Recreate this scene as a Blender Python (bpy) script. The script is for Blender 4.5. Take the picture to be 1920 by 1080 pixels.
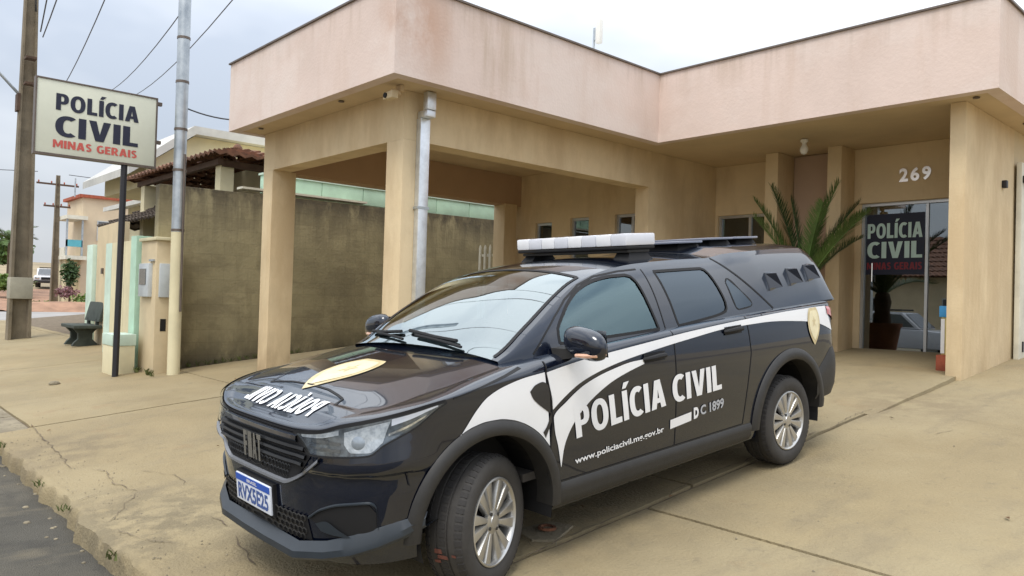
import bpy, bmesh, math, random
import numpy as np
from mathutils import Vector, Matrix, noise as mnoise
random.seed(7)
for o in list(bpy.data.objects): bpy.data.objects.remove(o)
scene = bpy.context.scene
col = scene.collection
R_ = math.radians

# ------------------------------------------------------------------ camera
EYE = 1.62
cam_d = bpy.data.cameras.new('camera'); cam = bpy.data.objects.new('camera', cam_d); col.objects.link(cam)
right = Vector((0.6754466, 0.73683206, 0.02916157)); up = Vector((-0.0086236, -0.03165049, 0.9994618)); fwd = Vector((-0.73735847, 0.67533455, 0.01502408))
cam.matrix_world = Matrix(((right.x, up.x, -fwd.x, 0), (right.y, up.y, -fwd.y, 0), (right.z, up.z, -fwd.z, EYE), (0, 0, 0, 1)))
cam_d.sensor_width = 36; cam_d.lens = 36*1421.4/1920; cam_d.clip_start = .05; cam_d.clip_end = 3000
scene.camera = cam
# ------------------------------------------------------------------ sky, sun, exposure
SUN_EL, SUN_AZ = R_(58), R_(152)          # azimuth clockwise from +y: behind the camera, to the right
world = bpy.data.worlds.new('World'); scene.world = world; world.use_nodes = True
nt = world.node_tree; nt.nodes.clear()
wo = nt.nodes.new('ShaderNodeOutputWorld'); mx = nt.nodes.new('ShaderNodeMixShader'); mx.inputs[0].default_value = .82
bg1 = nt.nodes.new('ShaderNodeBackground'); bg1.inputs[1].default_value = .10
sky = nt.nodes.new('ShaderNodeTexSky'); sky.sky_type = 'NISHITA'; sky.sun_disc = False
sky.sun_elevation = SUN_EL; sky.sun_rotation = SUN_AZ; sky.dust_density = 3.0; sky.air_density = 1.2
bg2 = nt.nodes.new('ShaderNodeBackground'); bg2.inputs[1].default_value = 1.0
tc = nt.nodes.new('ShaderNodeTexCoord'); mp = nt.nodes.new('ShaderNodeMapping'); mp.inputs['Scale'].default_value = (1, 1, 2.2); mp.inputs['Location'].default_value = (1.63, 5.95, 3.01)
nz = nt.nodes.new('ShaderNodeTexNoise'); nz.inputs['Scale'].default_value = 1.25; nz.inputs['Detail'].default_value = 5; nz.inputs['Roughness'].default_value = .5
cr = nt.nodes.new('ShaderNodeValToRGB'); cr.color_ramp.elements[0].position = .38; cr.color_ramp.elements[0].color = (.56, .62, .72, 1)
cr.color_ramp.elements[1].position = .60; cr.color_ramp.elements[1].color = (1.12, 1.14, 1.17, 1)
L = nt.links.new
sx_ = nt.nodes.new('ShaderNodeSeparateXYZ'); gr = nt.nodes.new('ShaderNodeMapRange'); gr.inputs[1].default_value = 0; gr.inputs[2].default_value = 1; gr.inputs[3].default_value = .56; gr.inputs[4].default_value = 2.0   # overcast luminance rises to the zenith
ov = nt.nodes.new('ShaderNodeVectorMath'); ov.operation = 'SCALE'; L(tc.outputs['Generated'], sx_.inputs[0]); L(sx_.outputs[2], gr.inputs[0]); L(gr.outputs[0], ov.inputs['Scale'])
L(tc.outputs['Generated'], mp.inputs[0]); L(mp.outputs[0], nz.inputs['Vector']); L(nz.outputs[0], cr.inputs[0]); L(cr.outputs[0], ov.inputs[0]); L(ov.outputs[0], bg2.inputs[0])
L(sky.outputs[0], bg1.inputs[0]); L(bg1.outputs[0], mx.inputs[1]); L(bg2.outputs[0], mx.inputs[2]); L(mx.outputs[0], wo.inputs[0])
sun_d = bpy.data.lights.new('sun', 'SUN'); sun = bpy.data.objects.new('sun', sun_d); col.objects.link(sun)
sun_d.energy = 1.5; sun_d.angle = R_(24); sun_d.color = (1, .95, .86)
sd = Vector((math.sin(SUN_AZ)*math.cos(SUN_EL), math.cos(SUN_AZ)*math.cos(SUN_EL), math.sin(SUN_EL)))
sun.rotation_euler = sd.to_track_quat('Z', 'Y').to_euler(); sun.location = (0, -10, 30)
vs = scene.view_settings; vs.view_transform = 'Standard'; vs.look = 'None'; vs.exposure = 0.47; vs.gamma = 1; vs.use_curve_mapping = False
scene.render.engine = 'CYCLES'

# ------------------------------------------------------------------ materials
M = {}
def mat(name, c, rough=.8, var=.12, scale=3.0, bump=0.0, bscale=40.0, metal=0.0, coat=0.0, spec=.5, c2=None, stains=None, brick=None, ior=1.5):
    m = bpy.data.materials.new(name); m.use_nodes = True; t = m.node_tree; n = t.nodes; b = n['Principled BSDF']; k = t.links.new
    b.inputs['Roughness'].default_value = rough; b.inputs['Metallic'].default_value = metal; b.inputs['Coat Weight'].default_value = coat
    b.inputs['Coat Roughness'].default_value = .03; b.inputs['Specular IOR Level'].default_value = spec; b.inputs['IOR'].default_value = ior
    geo_ = n.new('ShaderNodeNewGeometry'); POS = geo_.outputs['Position']
    c2 = c2 or tuple(max(0, x*(1-2*var)) for x in c); c1 = tuple(min(1, x*(1+var*.5)) for x in c)
    nz = n.new('ShaderNodeTexNoise'); nz.inputs['Scale'].default_value = scale; nz.inputs['Detail'].default_value = 8; nz.inputs['Roughness'].default_value = .62
    k(POS, nz.inputs['Vector'])
    rp = n.new('ShaderNodeValToRGB'); rp.color_ramp.elements[0].position = .3; rp.color_ramp.elements[1].position = .62
    rp.color_ramp.elements[0].color = (*c2, 1); rp.color_ramp.elements[1].color = (*c1, 1)
    k(nz.outputs[0], rp.inputs[0]); out = rp.outputs[0]
    for st in (stains or []):              # (colour, scale xyz, threshold lo, hi, strength[, zmin, zmax fade])
        mpn = n.new('ShaderNodeMapping'); mpn.inputs['Scale'].default_value = st[1]; k(POS, mpn.inputs[0])
        n2 = n.new('ShaderNodeTexNoise'); n2.inputs['Scale'].default_value = 1; n2.inputs['Detail'].default_value = 6; n2.inputs['Roughness'].default_value = .65; k(mpn.outputs[0], n2.inputs['Vector'])
        mr = n.new('ShaderNodeMapRange'); mr.inputs[1].default_value = st[2]; mr.inputs[2].default_value = st[3]; mr.inputs[4].default_value = st[4]; k(n2.outputs[0], mr.inputs[0])
        fac = mr.outputs[0]
        if len(st) > 5:
            sx = n.new('ShaderNodeSeparateXYZ'); k(POS, sx.inputs[0])
            m2 = n.new('ShaderNodeMapRange'); m2.inputs[1].default_value = st[5]; m2.inputs[2].default_value = st[6]; k(sx.outputs[2], m2.inputs[0])
            mu = n.new('ShaderNodeMath'); mu.operation = 'MULTIPLY'; k(fac, mu.inputs[0]); k(m2.outputs[0], mu.inputs[1]); fac = mu.outputs[0]
        if len(st) > 7:       # patch round a point: centre, radius
            vd = n.new('ShaderNodeVectorMath'); vd.operation = 'DISTANCE'; vd.inputs[1].default_value = st[7]; k(POS, vd.inputs[0])
            m3 = n.new('ShaderNodeMapRange'); m3.inputs[1].default_value = st[8]; m3.inputs[2].default_value = st[8]*.25; k(vd.outputs['Value'], m3.inputs[0])
            m4 = n.new('ShaderNodeMath'); m4.operation = 'MULTIPLY'; k(fac, m4.inputs[0]); k(m3.outputs[0], m4.inputs[1]); fac = m4.outputs[0]
        mi = n.new('ShaderNodeMix'); mi.data_type = 'RGBA'; mi.inputs[7].default_value = (*st[0], 1); k(fac, mi.inputs[0]); k(out, mi.inputs[6]); out = mi.outputs[2]
    if brick:      # faint block courses showing through the render
        sp_ = n.new('ShaderNodeSeparateXYZ'); k(POS, sp_.inputs[0]); cx_ = n.new('ShaderNodeCombineXYZ'); k(sp_.outputs[1], cx_.inputs[0]); k(sp_.outputs[2], cx_.inputs[1])
        bk = n.new('ShaderNodeTexBrick'); bk.inputs['Scale'].default_value = 1; bk.inputs['Brick Width'].default_value = .40; bk.inputs['Row Height'].default_value = .20; bk.inputs['Mortar Size'].default_value = .012; bk.inputs['Mortar Smooth'].default_value = 1
        bk.inputs['Color1'].default_value = (1, 1, 1, 1); bk.inputs['Color2'].default_value = (.84, .84, .84, 1); bk.inputs['Mortar'].default_value = (.70, .70, .70, 1); k(cx_.outputs[0], bk.inputs['Vector'])
        mb_ = n.new('ShaderNodeMix'); mb_.data_type = 'RGBA'; mb_.blend_type = 'MULTIPLY'; mb_.inputs[0].default_value = brick; k(out, mb_.inputs[6]); k(bk.outputs[0], mb_.inputs[7]); out = mb_.outputs[2]
    k(out, b.inputs['Base Color'])
    if bump > 0:
        n3 = n.new('ShaderNodeTexNoise'); n3.inputs['Scale'].default_value = bscale; n3.inputs['Detail'].default_value = 6; k(POS, n3.inputs['Vector'])
        bp = n.new('ShaderNodeBump'); bp.inputs['Strength'].default_value = bump; bp.inputs['Distance'].default_value = .02; k(n3.outputs[0], bp.inputs['Height']); k(bp.outputs[0], b.inputs['Normal'])
    if name.startswith('car_b') or name.startswith('car_c'): b.inputs['Coat IOR'].default_value = 1.66; b.inputs['Coat Tint'].default_value = (.80, .91, 1, 1); b.inputs['Specular Tint'].default_value = (.70, .82, 1, 1)
    M[name] = m; return m
def glass_mat(name, tint, refl=1.0, rough=.01, base=.04, gcol=(.9, .95, 1)):
    m = bpy.data.materials.new(name); m.use_nodes = True; t = m.node_tree; n = t.nodes; n.clear(); k = t.links.new
    o = n.new('ShaderNodeOutputMaterial'); tr = n.new('ShaderNodeBsdfTransparent'); tr.inputs[0].default_value = (*tint, 1)
    g = n.new('ShaderNodeBsdfGlossy'); g.inputs['Roughness'].default_value = rough; g.inputs[0].default_value = (*gcol, 1)
    fr = n.new('ShaderNodeFresnel')
    geo = n.new('ShaderNodeNewGeometry'); ir = n.new('ShaderNodeMapRange'); ir.inputs[3].default_value = 1.55; ir.inputs[4].default_value = 1/1.55; k(geo.outputs['Backfacing'], ir.inputs[0]); k(ir.outputs[0], fr.inputs[0])
    mx = n.new('ShaderNodeMath'); mx.operation = 'MULTIPLY_ADD'; mx.inputs[1].default_value = refl; mx.inputs[2].default_value = base; mx.use_clamp = True
    ms = n.new('ShaderNodeMixShader')
    k(fr.outputs[0], mx.inputs[0]); k(mx.outputs[0], ms.inputs[0]); k(tr.outputs[0], ms.inputs[1]); k(g.outputs[0], ms.inputs[2]); k(ms.outputs[0], o.inputs[0])
    M[name] = m; return m

mat('fascia_paint', (.68, .555, .495), .85, .04, 1.2, .14, 30, stains=[((.47, .37, .30), (7, 7, .30), .50, .62, .5, 4.45, 4.86), ((.50, .38, .30), (1.6, 1.6, .6), .48, .64, .4, 4.1, 4.9), ((.73, .64, .59), (.5, .5, .8), .45, .6, .6), ((.56, .42, .34), (2.0, 2.0, .3), .52, .66, .4), ((.50, .31, .22), (2.2, 2.2, 1.2), .36, .56, .75, 3.8, 4.0, (-6.5, 4.55, 4.5), .62), ((.46, .36, .27), (6, 6, .6), .45, .6, .5, 3.8, 4.0, (-6.5, 5.6, 4.5), .8)])
mat('wall_paint', (.68, .545, .345), .85, .06, 1.4, .14, 30, stains=[((.47, .34, .19), (1.6, 1.6, .5), .46, .62, .5), ((.38, .28, .17), (2.5, 2.5, 1.2), .40, .56, .65, 1.35, .5)])
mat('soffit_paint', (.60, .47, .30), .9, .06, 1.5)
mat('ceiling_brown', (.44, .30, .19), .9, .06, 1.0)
mat('pink_panel', (.46, .33, .24), .9, .05, 1.0)
mat('metal_flashing', (.16, .13, .11), .5, .1, 6, metal=.6)
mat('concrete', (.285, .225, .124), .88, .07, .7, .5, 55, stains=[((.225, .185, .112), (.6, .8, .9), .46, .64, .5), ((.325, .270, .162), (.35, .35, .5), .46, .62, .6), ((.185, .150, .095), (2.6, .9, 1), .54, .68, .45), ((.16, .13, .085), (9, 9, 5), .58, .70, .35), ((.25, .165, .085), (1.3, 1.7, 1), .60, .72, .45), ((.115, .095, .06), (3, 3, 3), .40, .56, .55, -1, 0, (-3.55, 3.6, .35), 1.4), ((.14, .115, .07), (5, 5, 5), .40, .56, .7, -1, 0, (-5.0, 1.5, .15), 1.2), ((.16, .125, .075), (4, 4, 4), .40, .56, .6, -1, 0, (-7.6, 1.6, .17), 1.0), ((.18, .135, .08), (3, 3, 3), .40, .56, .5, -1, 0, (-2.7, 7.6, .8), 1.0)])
mat('concrete_worn', (.28, .24, .165), .95, .16, 2.2, .6, 45, stains=[((.15, .125, .09), (2.5, 2.5, 2.5), .46, .62, .65), ((.15, .125, .08), (9, 9, 9), .56, .66, .6)])
mat('joint_dark', (.16, .125, .085), 1, .2, 8)
mat('asphalt', (.082, .076, .062), .95, .16, 1.2, .9, 110, stains=[((.125, .112, .085), (.7, 1.4, .7), .44, .62, .7), ((.17, .145, .10), (2, .8, 1), .54, .66, .6), ((.05, .047, .04), (3, 3, 1), .54, .66, .6)])
mat('road_far', (.30, .29, .28), .95, .1, .6)
mat('soil', (.34, .20, .13), 1, .2, 1.0, .5, 30)
mat('earth', (.30, .24, .15), 1, .2, .15)
mat('old_render', (.305, .265, .152), .95, .12, 1.0, .35, 22, brick=.5, stains=[((.34, .295, .175), (.6, .6, 1.2), .44, .6, .6), ((.062, .050, .035), (3.2, 3.2, 1.5), .36, .50, .92, 2.75, 3.2), ((.085, .07, .046), (6, 6, .6), .48, .60, .5, 2.2, 3.1), ((.18, .15, .085), (2.2, 2.2, 1.2), .48, .62, .5), ((.10, .085, .055), (4, 4, 2), .40, .56, .8, 1.05, .5), ((.19, .16, .095), (1.1, 1.1, 2.6), .50, .60, .5)])
mat('mint_paint', (.50, .72, .56), .7, .08, 3)
mat('pale_mint', (.56, .70, .60), .75, .08, 3)
mat('white_slab', (.66, .64, .54), .85, .1, 3)
mat('cream_paint', (.62, .51, .33), .85, .07, 2, .15, 80)
mat('cream_light', (.66, .60, .40), .85, .07, 2)
mat('peach_wall', (.62, .51, .36), .85, .06, 1)
mat('galvanised', (.46, .50, .53), .42, .12, 5, metal=.75, c2=(.30, .34, .38))
mat('galv_bright', (.72, .76, .80), .35, .10, 9, metal=.8)
mat('meter_box', (.50, .54, .56), .5, .06, 4)
mat('pole_concrete', (.20, .165, .115), .95, .18, 2.5, .4, 40)
mat('pole_band', (.36, .34, .27), .9, .1, 3)
mat('sign_white', (.64, .66, .55), .55, .04, 2)
mat('navy_print', (.012, .016, .04), .6, .05, 5)
mat('red_print', (.55, .10, .08), .6, .08, 5)
mat('darkred_print', (.22, .02, .03), .5, .08, 5)
mat('black_metal', (.015, .015, .02), .5, .1, 5)
mat('frame_silver', (.55, .57, .58), .35, .05, 5, metal=.7)
mat('terracotta', (.22, .105, .062), .9, .25, 5, .6, 14, c2=(.085, .05, .035))
mat('dark_tile', (.085, .065, .05), .9, .25, 5, .6, 14)
mat('roof_white', (.55, .55, .52), .8, .08, 2)
mat('wood_dark', (.10, .06, .04), .9, .2, 5)
mat('bench_green', (.045, .058, .05), .8, .2, 6)
mat('lettering_white', (.82, .82, .82), .45, .03, 4)
mat('teal_print', (.55, .74, .70), .5, .05, 4)
mat('rust', (.20, .085, .045), .95, .3, 9, .5, 60)
mat('brick_red', (.38, .10, .055), .95, .2, 8)
mat('white_plastic', (.75, .74, .70), .45, .03, 3)
mat('yellow_print', (.62, .52, .20), .5, .08, 4)
mat('blue_print', (.05, .30, .62), .5, .05, 4)
mat('interior_dark', (.05, .045, .04), .9, .2, 2)
mat('room_wall', (.30, .26, .20), .9, .1, 1)
mat('curtain_green', (.20, .25, .17), .9, .12, 2)
mat('blind_grey', (.10, .09, .075), .8, .12, 2)
# vehicle
mat('car_black', (.0035, .005, .012), .25, .03, 2, coat=1.0, spec=.18)
mat('car_canopy', (.0045, .006, .013), .28, .03, 2, coat=1.0, spec=.2)
mat('car_plastic', (.024, .023, .022), .55, .10, 20, .12, 500)
mat('lip_plastic', (.022, .029, .037), .38, .06, 10)
mat('grille_black', (.009, .010, .012), .38, .05, 5, spec=.35)
mat('gap_black', (.004, .004, .005), .7, .0, 5)
mat('rubber', (.028, .026, .025), .82, .12, 12, .15, 120)
mat('tyre_side', (.040, .037, .034), .78, .14, 9, .1, 150)
mat('mud_red', (.14, .05, .035), .95, .3, 20)
mat('rim_silver', (.52, .515, .50), .34, .08, 6, metal=.85)
mat('rim_dark', (.05, .048, .045), .6, .1, 5, metal=.4)
mat('chrome', (.75, .75, .74), .16, .04, 5, metal=1)
mat('decal_white', (.80, .81, .83), .35, .02, 3, coat=.5)
mat('decal_grey', (.42, .44, .48), .4, .05, 6, coat=.4)
mat('gold', (.62, .52, .30), .40, .14, 14, coat=.3, c2=(.46, .37, .18))
mat('gold_pale', (.78, .70, .46), .40, .08, 14, coat=.3)
mat('plate_white', (.74, .78, .86), .45, .03, 4)
mat('plate_blue', (.02, .09, .45), .4, .03, 4)
mat('plate_ink', (.05, .10, .30), .5, .05, 4)
mat('lightbar_white', (.82, .83, .86), .25, .03, 6, coat=.6)
mat('lightbar_grey', (.68, .70, .76), .25, .03, 6, coat=.6)
mat('lamp_red', (.45, .05, .05), .2, .05, 6, coat=1)
mat('lamp_orange', (.72, .42, .28), .25, .05, 6, coat=1)
mat('reflector', (.80, .82, .84), .16, .25, 60, metal=.9)
mat('lamp_white', (.62, .66, .70), .22, .22, 40, metal=.35, coat=.6, c2=(.34, .38, .42))
mat('trim_grey', (.17, .18, .20), .35, .05, 6, coat=.3)
mat('polished_steel', (.90, .89, .86), .28, .04, 6, metal=1)
mat('weed_green', (.11, .13, .035), .7, .3, 6)
mat('dry_leaf', (.16, .085, .035), .8, .3, 9)
mat('vent_sky_sheen', (.20, .22, .28), .3, .04, 3, coat=.6)  # grey-blue stands in for sky reflected on the black vent plates
mat('lens_ball', (.30, .34, .38), .05, .1, 10, metal=.2, coat=1)
mat('lamp_dark', (.10, .11, .12), .25, .1, 6, metal=.3, coat=.5)
mat('lamp_inner', (.24, .28, .32), .22, .2, 25, metal=.7, c2=(.06, .07, .09))
mat('seat_fabric', (.045, .045, .05), .9, .1, 12)
mat('steel_dark', (.02, .02, .022), .6, .1, 5)
# plants
mat('leaf_dark', (.040, .085, .022), .55, .25, 4)
mat('leaf_mid', (.085, .150, .034), .55, .25, 4)
mat('leaf_lime', (.12, .20, .035), .6, .25, 4)
mat('flower_pink', (.24, .12, .13), .7, .2, 5)
mat('trunk_brown', (.10, .07, .045), .95, .25, 8, .6, 20)
mat('pot_clay', (.28, .13, .08), .9, .15, 5)
mat('far_car_white', (.62, .62, .64), .3, .04, 2, coat=.5)
mat('far_teal', (.10, .40, .48), .3, .05, 2)
glass_mat('windshield_glass', (.42, .52, .55), 1.5, .015, .20, (.86, .97, 1))
glass_mat('side_glass', (.34, .46, .50), 1.2, .012, .085, (.66, .92, 1))
glass_mat('rear_side_glass', (.05, .06, .075), 1.1, .012, .05, (.72, .86, 1))
glass_mat('lens_glass', (.93, .95, .97), .9, .01, .02)
glass_mat('door_glass', (.24, .27, .28), 1.3, .006, .14, (.88, .95, 1))
glass_mat('window_glass', (.30, .36, .32), 1.2, .006, .08)

# ------------------------------------------------------------------ helpers
ORG = {}
def props(o, label=None, cat=None, group=None, kind=None):
    if label: o['label'] = label
    if cat: o['category'] = cat
    if group: o['group'] = group
    if kind: o['kind'] = kind
    return o
def empty(name, loc=(0, 0, 0), label=None, cat=None, group=None, kind=None):
    e = bpy.data.objects.new(name, None); col.objects.link(e); e.location = loc; e.empty_display_size = .2
    ORG[e.name] = Vector(loc); return props(e, label, cat, group, kind)
def org_of(p):
    while p is not None:
        if p.name in ORG: return ORG[p.name]
        p = p.parent
    return Vector((0, 0, 0))
def link(name, me, m, parent=None, smooth=False, loc=None):
    o = bpy.data.objects.new(name, me); col.objects.link(o)
    if m is not None:
        me.materials.clear()
        for q in (m if isinstance(m, (list, tuple)) else [m]): me.materials.append(M[q] if isinstance(q, str) else q)
    if smooth:
        me.polygons.foreach_set('use_smooth', [True]*len(me.polygons))
        if smooth != True: me.set_sharp_from_angle(angle=R_(smooth))
    if parent is not None: o.parent = parent
    if loc is not None: o.location = loc
    return o
class MB:
    def __init__(s): s.v = []; s.f = []
    def add(s, vs, fs):
        n = len(s.v); s.v += [tuple(map(float, p)) for p in vs]; s.f += [tuple(n+i for i in f) for f in fs]; return s
    def box(s, x0, x1, y0, y1, z0, z1):
        return s.add([(x0, y0, z0), (x1, y0, z0), (x1, y1, z0), (x0, y1, z0), (x0, y0, z1), (x1, y0, z1), (x1, y1, z1), (x0, y1, z1)],
                     [(0, 3, 2, 1), (4, 5, 6, 7), (0, 1, 5, 4), (1, 2, 6, 5), (2, 3, 7, 6), (3, 0, 4, 7)])
    def hexa(s, b4, t4):
        return s.add(list(b4)+list(t4), [(0, 3, 2, 1), (4, 5, 6, 7), (0, 1, 5, 4), (1, 2, 6, 5), (2, 3, 7, 6), (3, 0, 4, 7)])
    def prism(s, poly, axis, a, b):
        def p3(p, d):
            return (d, p[0], p[1]) if axis == 'x' else (p[0], d, p[1]) if axis == 'y' else (p[0], p[1], d)
        n = len(poly)
        return s.add([p3(p, a) for p in poly]+[p3(p, b) for p in poly], [tuple(range(n))[::-1], tuple(range(n, 2*n))]+[(i, (i+1) % n, n+(i+1) % n, n+i) for i in range(n)])
    def grid(s, P):      # P[i][j] points
        P = np.asarray(P, float); a, b = P.shape[:2]
        return s.add(P.reshape(-1, 3), [(i*b+j, (i+1)*b+j, (i+1)*b+j+1, i*b+j+1) for i in range(a-1) for j in range(b-1)])
    def tube(s, pts, rad, n=8, cap=True):
        pts = [Vector(p) for p in pts]; rads = rad if isinstance(rad, (list, tuple)) else [rad]*len(pts)
        base = len(s.v); prev = None
        for i, p in enumerate(pts):
            d = (pts[min(i+1, len(pts)-1)]-pts[max(i-1, 0)]).normalized()
            if prev is None:
                a = Vector((0, 0, 1)) if abs(d.z) < .9 else Vector((1, 0, 0)); x = d.cross(a).normalized()
            else:
                x = (prev-d*prev.dot(d)).normalized()
            prev = x; y = d.cross(x)
            for k in range(n):
                t = 2*math.pi*k/n; s.v.append(tuple(p+(x*math.cos(t)+y*math.sin(t))*rads[i]))
        for i in range(len(pts)-1):
            for k in range(n): s.f.append((base+i*n+k, base+i*n+(k+1) % n, base+(i+1)*n+(k+1) % n, base+(i+1)*n+k))
        if cap:
            s.f.append(tuple(base+k for k in range(n))[::-1]); s.f.append(tuple(base+(len(pts)-1)*n+k for k in range(n)))
        return s
    def lathe(s, prof, n=40, axis='x', c=(0, 0, 0)):   # prof: (radius, along)
        base = len(s.v)
        for r, h in prof:
            for k in range(n):
                t = 2*math.pi*k/n; a, b = r*math.cos(t), r*math.sin(t)
                p = (h, a, b) if axis == 'x' else (a, h, b) if axis == 'y' else (a, b, h)
                s.v.append((p[0]+c[0], p[1]+c[1], p[2]+c[2]))
        for i in range(len(prof)-1):
            for k in range(n): s.f.append((base+i*n+k, base+i*n+(k+1) % n, base+(i+1)*n+(k+1) % n, base+(i+1)*n+k))
        return s
    def mesh(s, name, org=Vector((0, 0, 0))):
        me = bpy.data.meshes.new(name); me.from_pydata([(x-org[0], y-org[1], z-org[2]) for x, y, z in s.v], [], s.f); me.validate(); me.update(); return me
    def build(s, name, m, parent=None, smooth=False, bevel=0, fix=False):
        me = s.mesh(name, org_of(parent))
        if bevel or fix:
            bm = bmesh.new(); bm.from_mesh(me)
            bmesh.ops.recalc_face_normals(bm, faces=bm.faces)
            if bevel: bmesh.ops.bevel(bm, geom=list(bm.edges), offset=bevel, segments=2, affect='EDGES', profile=.6, clamp_overlap=True)
            bm.to_mesh(me); bm.free()
        return link(name, me, m, parent, smooth if smooth else (35 if bevel else False))
def one(name, mb, m, label, cat, group=None, kind=None, smooth=False, bevel=0):
    return props(mb.build(name, m, None, smooth, bevel), label, cat, group, kind)
TXT = {}
def text_mesh(body, bold=.02, subdiv=0.0, spacing=1.0):
    cu = bpy.data.curves.new('t', 'FONT'); cu.body = body; cu.size = 1; cu.offset = bold; cu.resolution_u = 3; cu.space_character = spacing
    ob = bpy.data.objects.new('t', cu); col.objects.link(ob)
    dg = bpy.context.evaluated_depsgraph_get(); dg.update()
    me = bpy.data.meshes.new_from_object(ob.evaluated_get(dg)); bpy.data.objects.remove(ob); bpy.data.curves.remove(cu)
    bm = bmesh.new(); bm.from_mesh(me); bmesh.ops.triangulate(bm, faces=bm.faces)
    if subdiv:
        for _ in range(3):
            ed = [e for e in bm.edges if e.calc_length() > subdiv]
            if not ed: break
            bmesh.ops.subdivide_edges(bm, edges=ed, cuts=1); bmesh.ops.triangulate(bm, faces=bm.faces)
    bm.to_mesh(me); bm.free()
    v = np.array([p.co[:2] for p in me.vertices]); f = [tuple(p.vertices) for p in me.polygons]; bpy.data.meshes.remove(me)
    lo, hi = v.min(0), v.max(0)
    return (v-lo)/(hi-lo), f
def letters(name, body, fn, m, parent, bold=.02, subdiv=.0, spacing=1.0):
    v, f = text_mesh(body, bold, subdiv, spacing); mb = MB(); mb.add([fn(a, b) for a, b in v], f); return mb.build(name, m, parent)
from mathutils.geometry import tessellate_polygon
def _arc(cx, cy, rx, ry, a0, a1, n=16, e=1.0):
    out = []
    for i in range(n+1):
        t = R_(a0+(a1-a0)*i/n); c, s_ = math.cos(t), math.sin(t); out.append((cx+rx*math.copysign(abs(c)**e, c), cy+ry*math.copysign(abs(s_)**e, s_)))
    return out
def _stroke(path, t):
    L1, R1 = [], []
    for i, p in enumerate(path):
        a, b = path[max(i-1, 0)], path[min(i+1, len(path)-1)]; dx, dy = b[0]-a[0], b[1]-a[1]; l = math.hypot(dx, dy) or 1; L1.append((p[0]-dy/l*t/2, p[1]+dx/l*t/2)); R1.append((p[0]+dy/l*t/2, p[1]-dx/l*t/2))
    return L1+R1[::-1]
def _glyph(ch, T=.25, H=.19):
    """bold sans capital: width and a list of polygons, each a list of loops (outline, holes)"""
    if ch == ' ': return .30, []
    if ch in 'IÍ':
        g = [[[(0, 0), (T, 0), (T, 1), (0, 1)]]]
        if ch == 'Í': g.append([[(.03, 1.07), (.20, 1.07), (.40, 1.27), (.13, 1.27)]])
        return T, g
    if ch == 'L': return .54, [[[(0, 0), (.54, 0), (.54, H), (T, H), (T, 1), (0, 1)]]]
    if ch == 'E': return .55, [[[(0, 0), (.55, 0), (.55, H), (T, H), (T, .42), (.50, .42), (.50, .60), (T, .60), (T, 1-H), (.55, 1-H), (.55, 1), (0, 1)]]]
    if ch == 'F': return .52, [[[(0, 0), (T, 0), (T, .40), (.47, .40), (.47, .58), (T, .58), (T, 1-H), (.52, 1-H), (.52, 1), (0, 1)]]]
    if ch == 'T': return .60, [[[(.30-T/2, 0), (.30+T/2, 0), (.30+T/2, 1-H), (.60, 1-H), (.60, 1), (0, 1), (0, 1-H), (.30-T/2, 1-H)]]]
    if ch in 'PR':
        o = [(0, 0), (T, 0), (T, .36)]+_arc(.34, .68, .30, .32, -90, 90, 14, .85)+[(0, 1)]; i_ = [(T, .53)]+_arc(.33, .68, .075, .15, -90, 90, 8, .85)+[(T, .83)]
        g = [[o, i_]]
        if ch == 'R': g.append([[(.27, .355), (.50, .375), (.72, 0), (.45, 0)]])
        return (.64 if ch == 'P' else .70), g
    if ch == 'O': return .78, [[_arc(.39, .5, .39, .515, 0, 345, 27, .9), _arc(.39, .5, .39-T*.98, .515-H, 0, 345, 27, .85)]]
    if ch in 'CG':
        o = _arc(.40, .5, .40, .515, 52, 308, 26, .9)+_arc(.40, .5, .40-T, .515-H, 303, 57, 26, .85); g = [[o]]; w = .66
        if ch == 'G': o = _arc(.40, .5, .40, .515, 52, 300, 26, .9)+[(.72, .10), (.72, .52), (.44, .52), (.44, .36), (.50, .36), (.50, .18)]+_arc(.40, .5, .40-T, .515-H, 290, 57, 24, .85); g = [[o]]; w = .72
        return w, g
    if ch == 'A': return .78, [[[(0, 0), (.26, 0), (.305, .19), (.475, .19), (.52, 0), (.78, 0), (.54, 1), (.24, 1)], [(.345, .36), (.435, .36), (.39, .66)]]]
    if ch == 'V': return .74, [[[(.23, 0), (.51, 0), (.74, 1), (.49, 1), (.37, .33), (.25, 1), (0, 1)]]]
    if ch == 'N': return .74, [[[(0, 0), (T*.9, 0), (T*.9, .52), (.49, 0), (.74, 0), (.74, 1), (.74-T*.9, 1), (.74-T*.9, .48), (.25, 1), (0, 1)]]]
    if ch == 'M': return .92, [[[(0, 0), (.21, 0), (.21, .56), (.38, .12), (.54, .12), (.71, .56), (.71, 0), (.92, 0), (.92, 1), (.67, 1), (.46, .46), (.25, 1), (0, 1)]]]
    if ch == 'S': return .58, [[_stroke(_arc(.30, .725, .19, .185, 30, 270, 14)+_arc(.28, .275, .19, .185, 90, -150, 14)[1:], .20)]]
    raise KeyError(ch)
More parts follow.
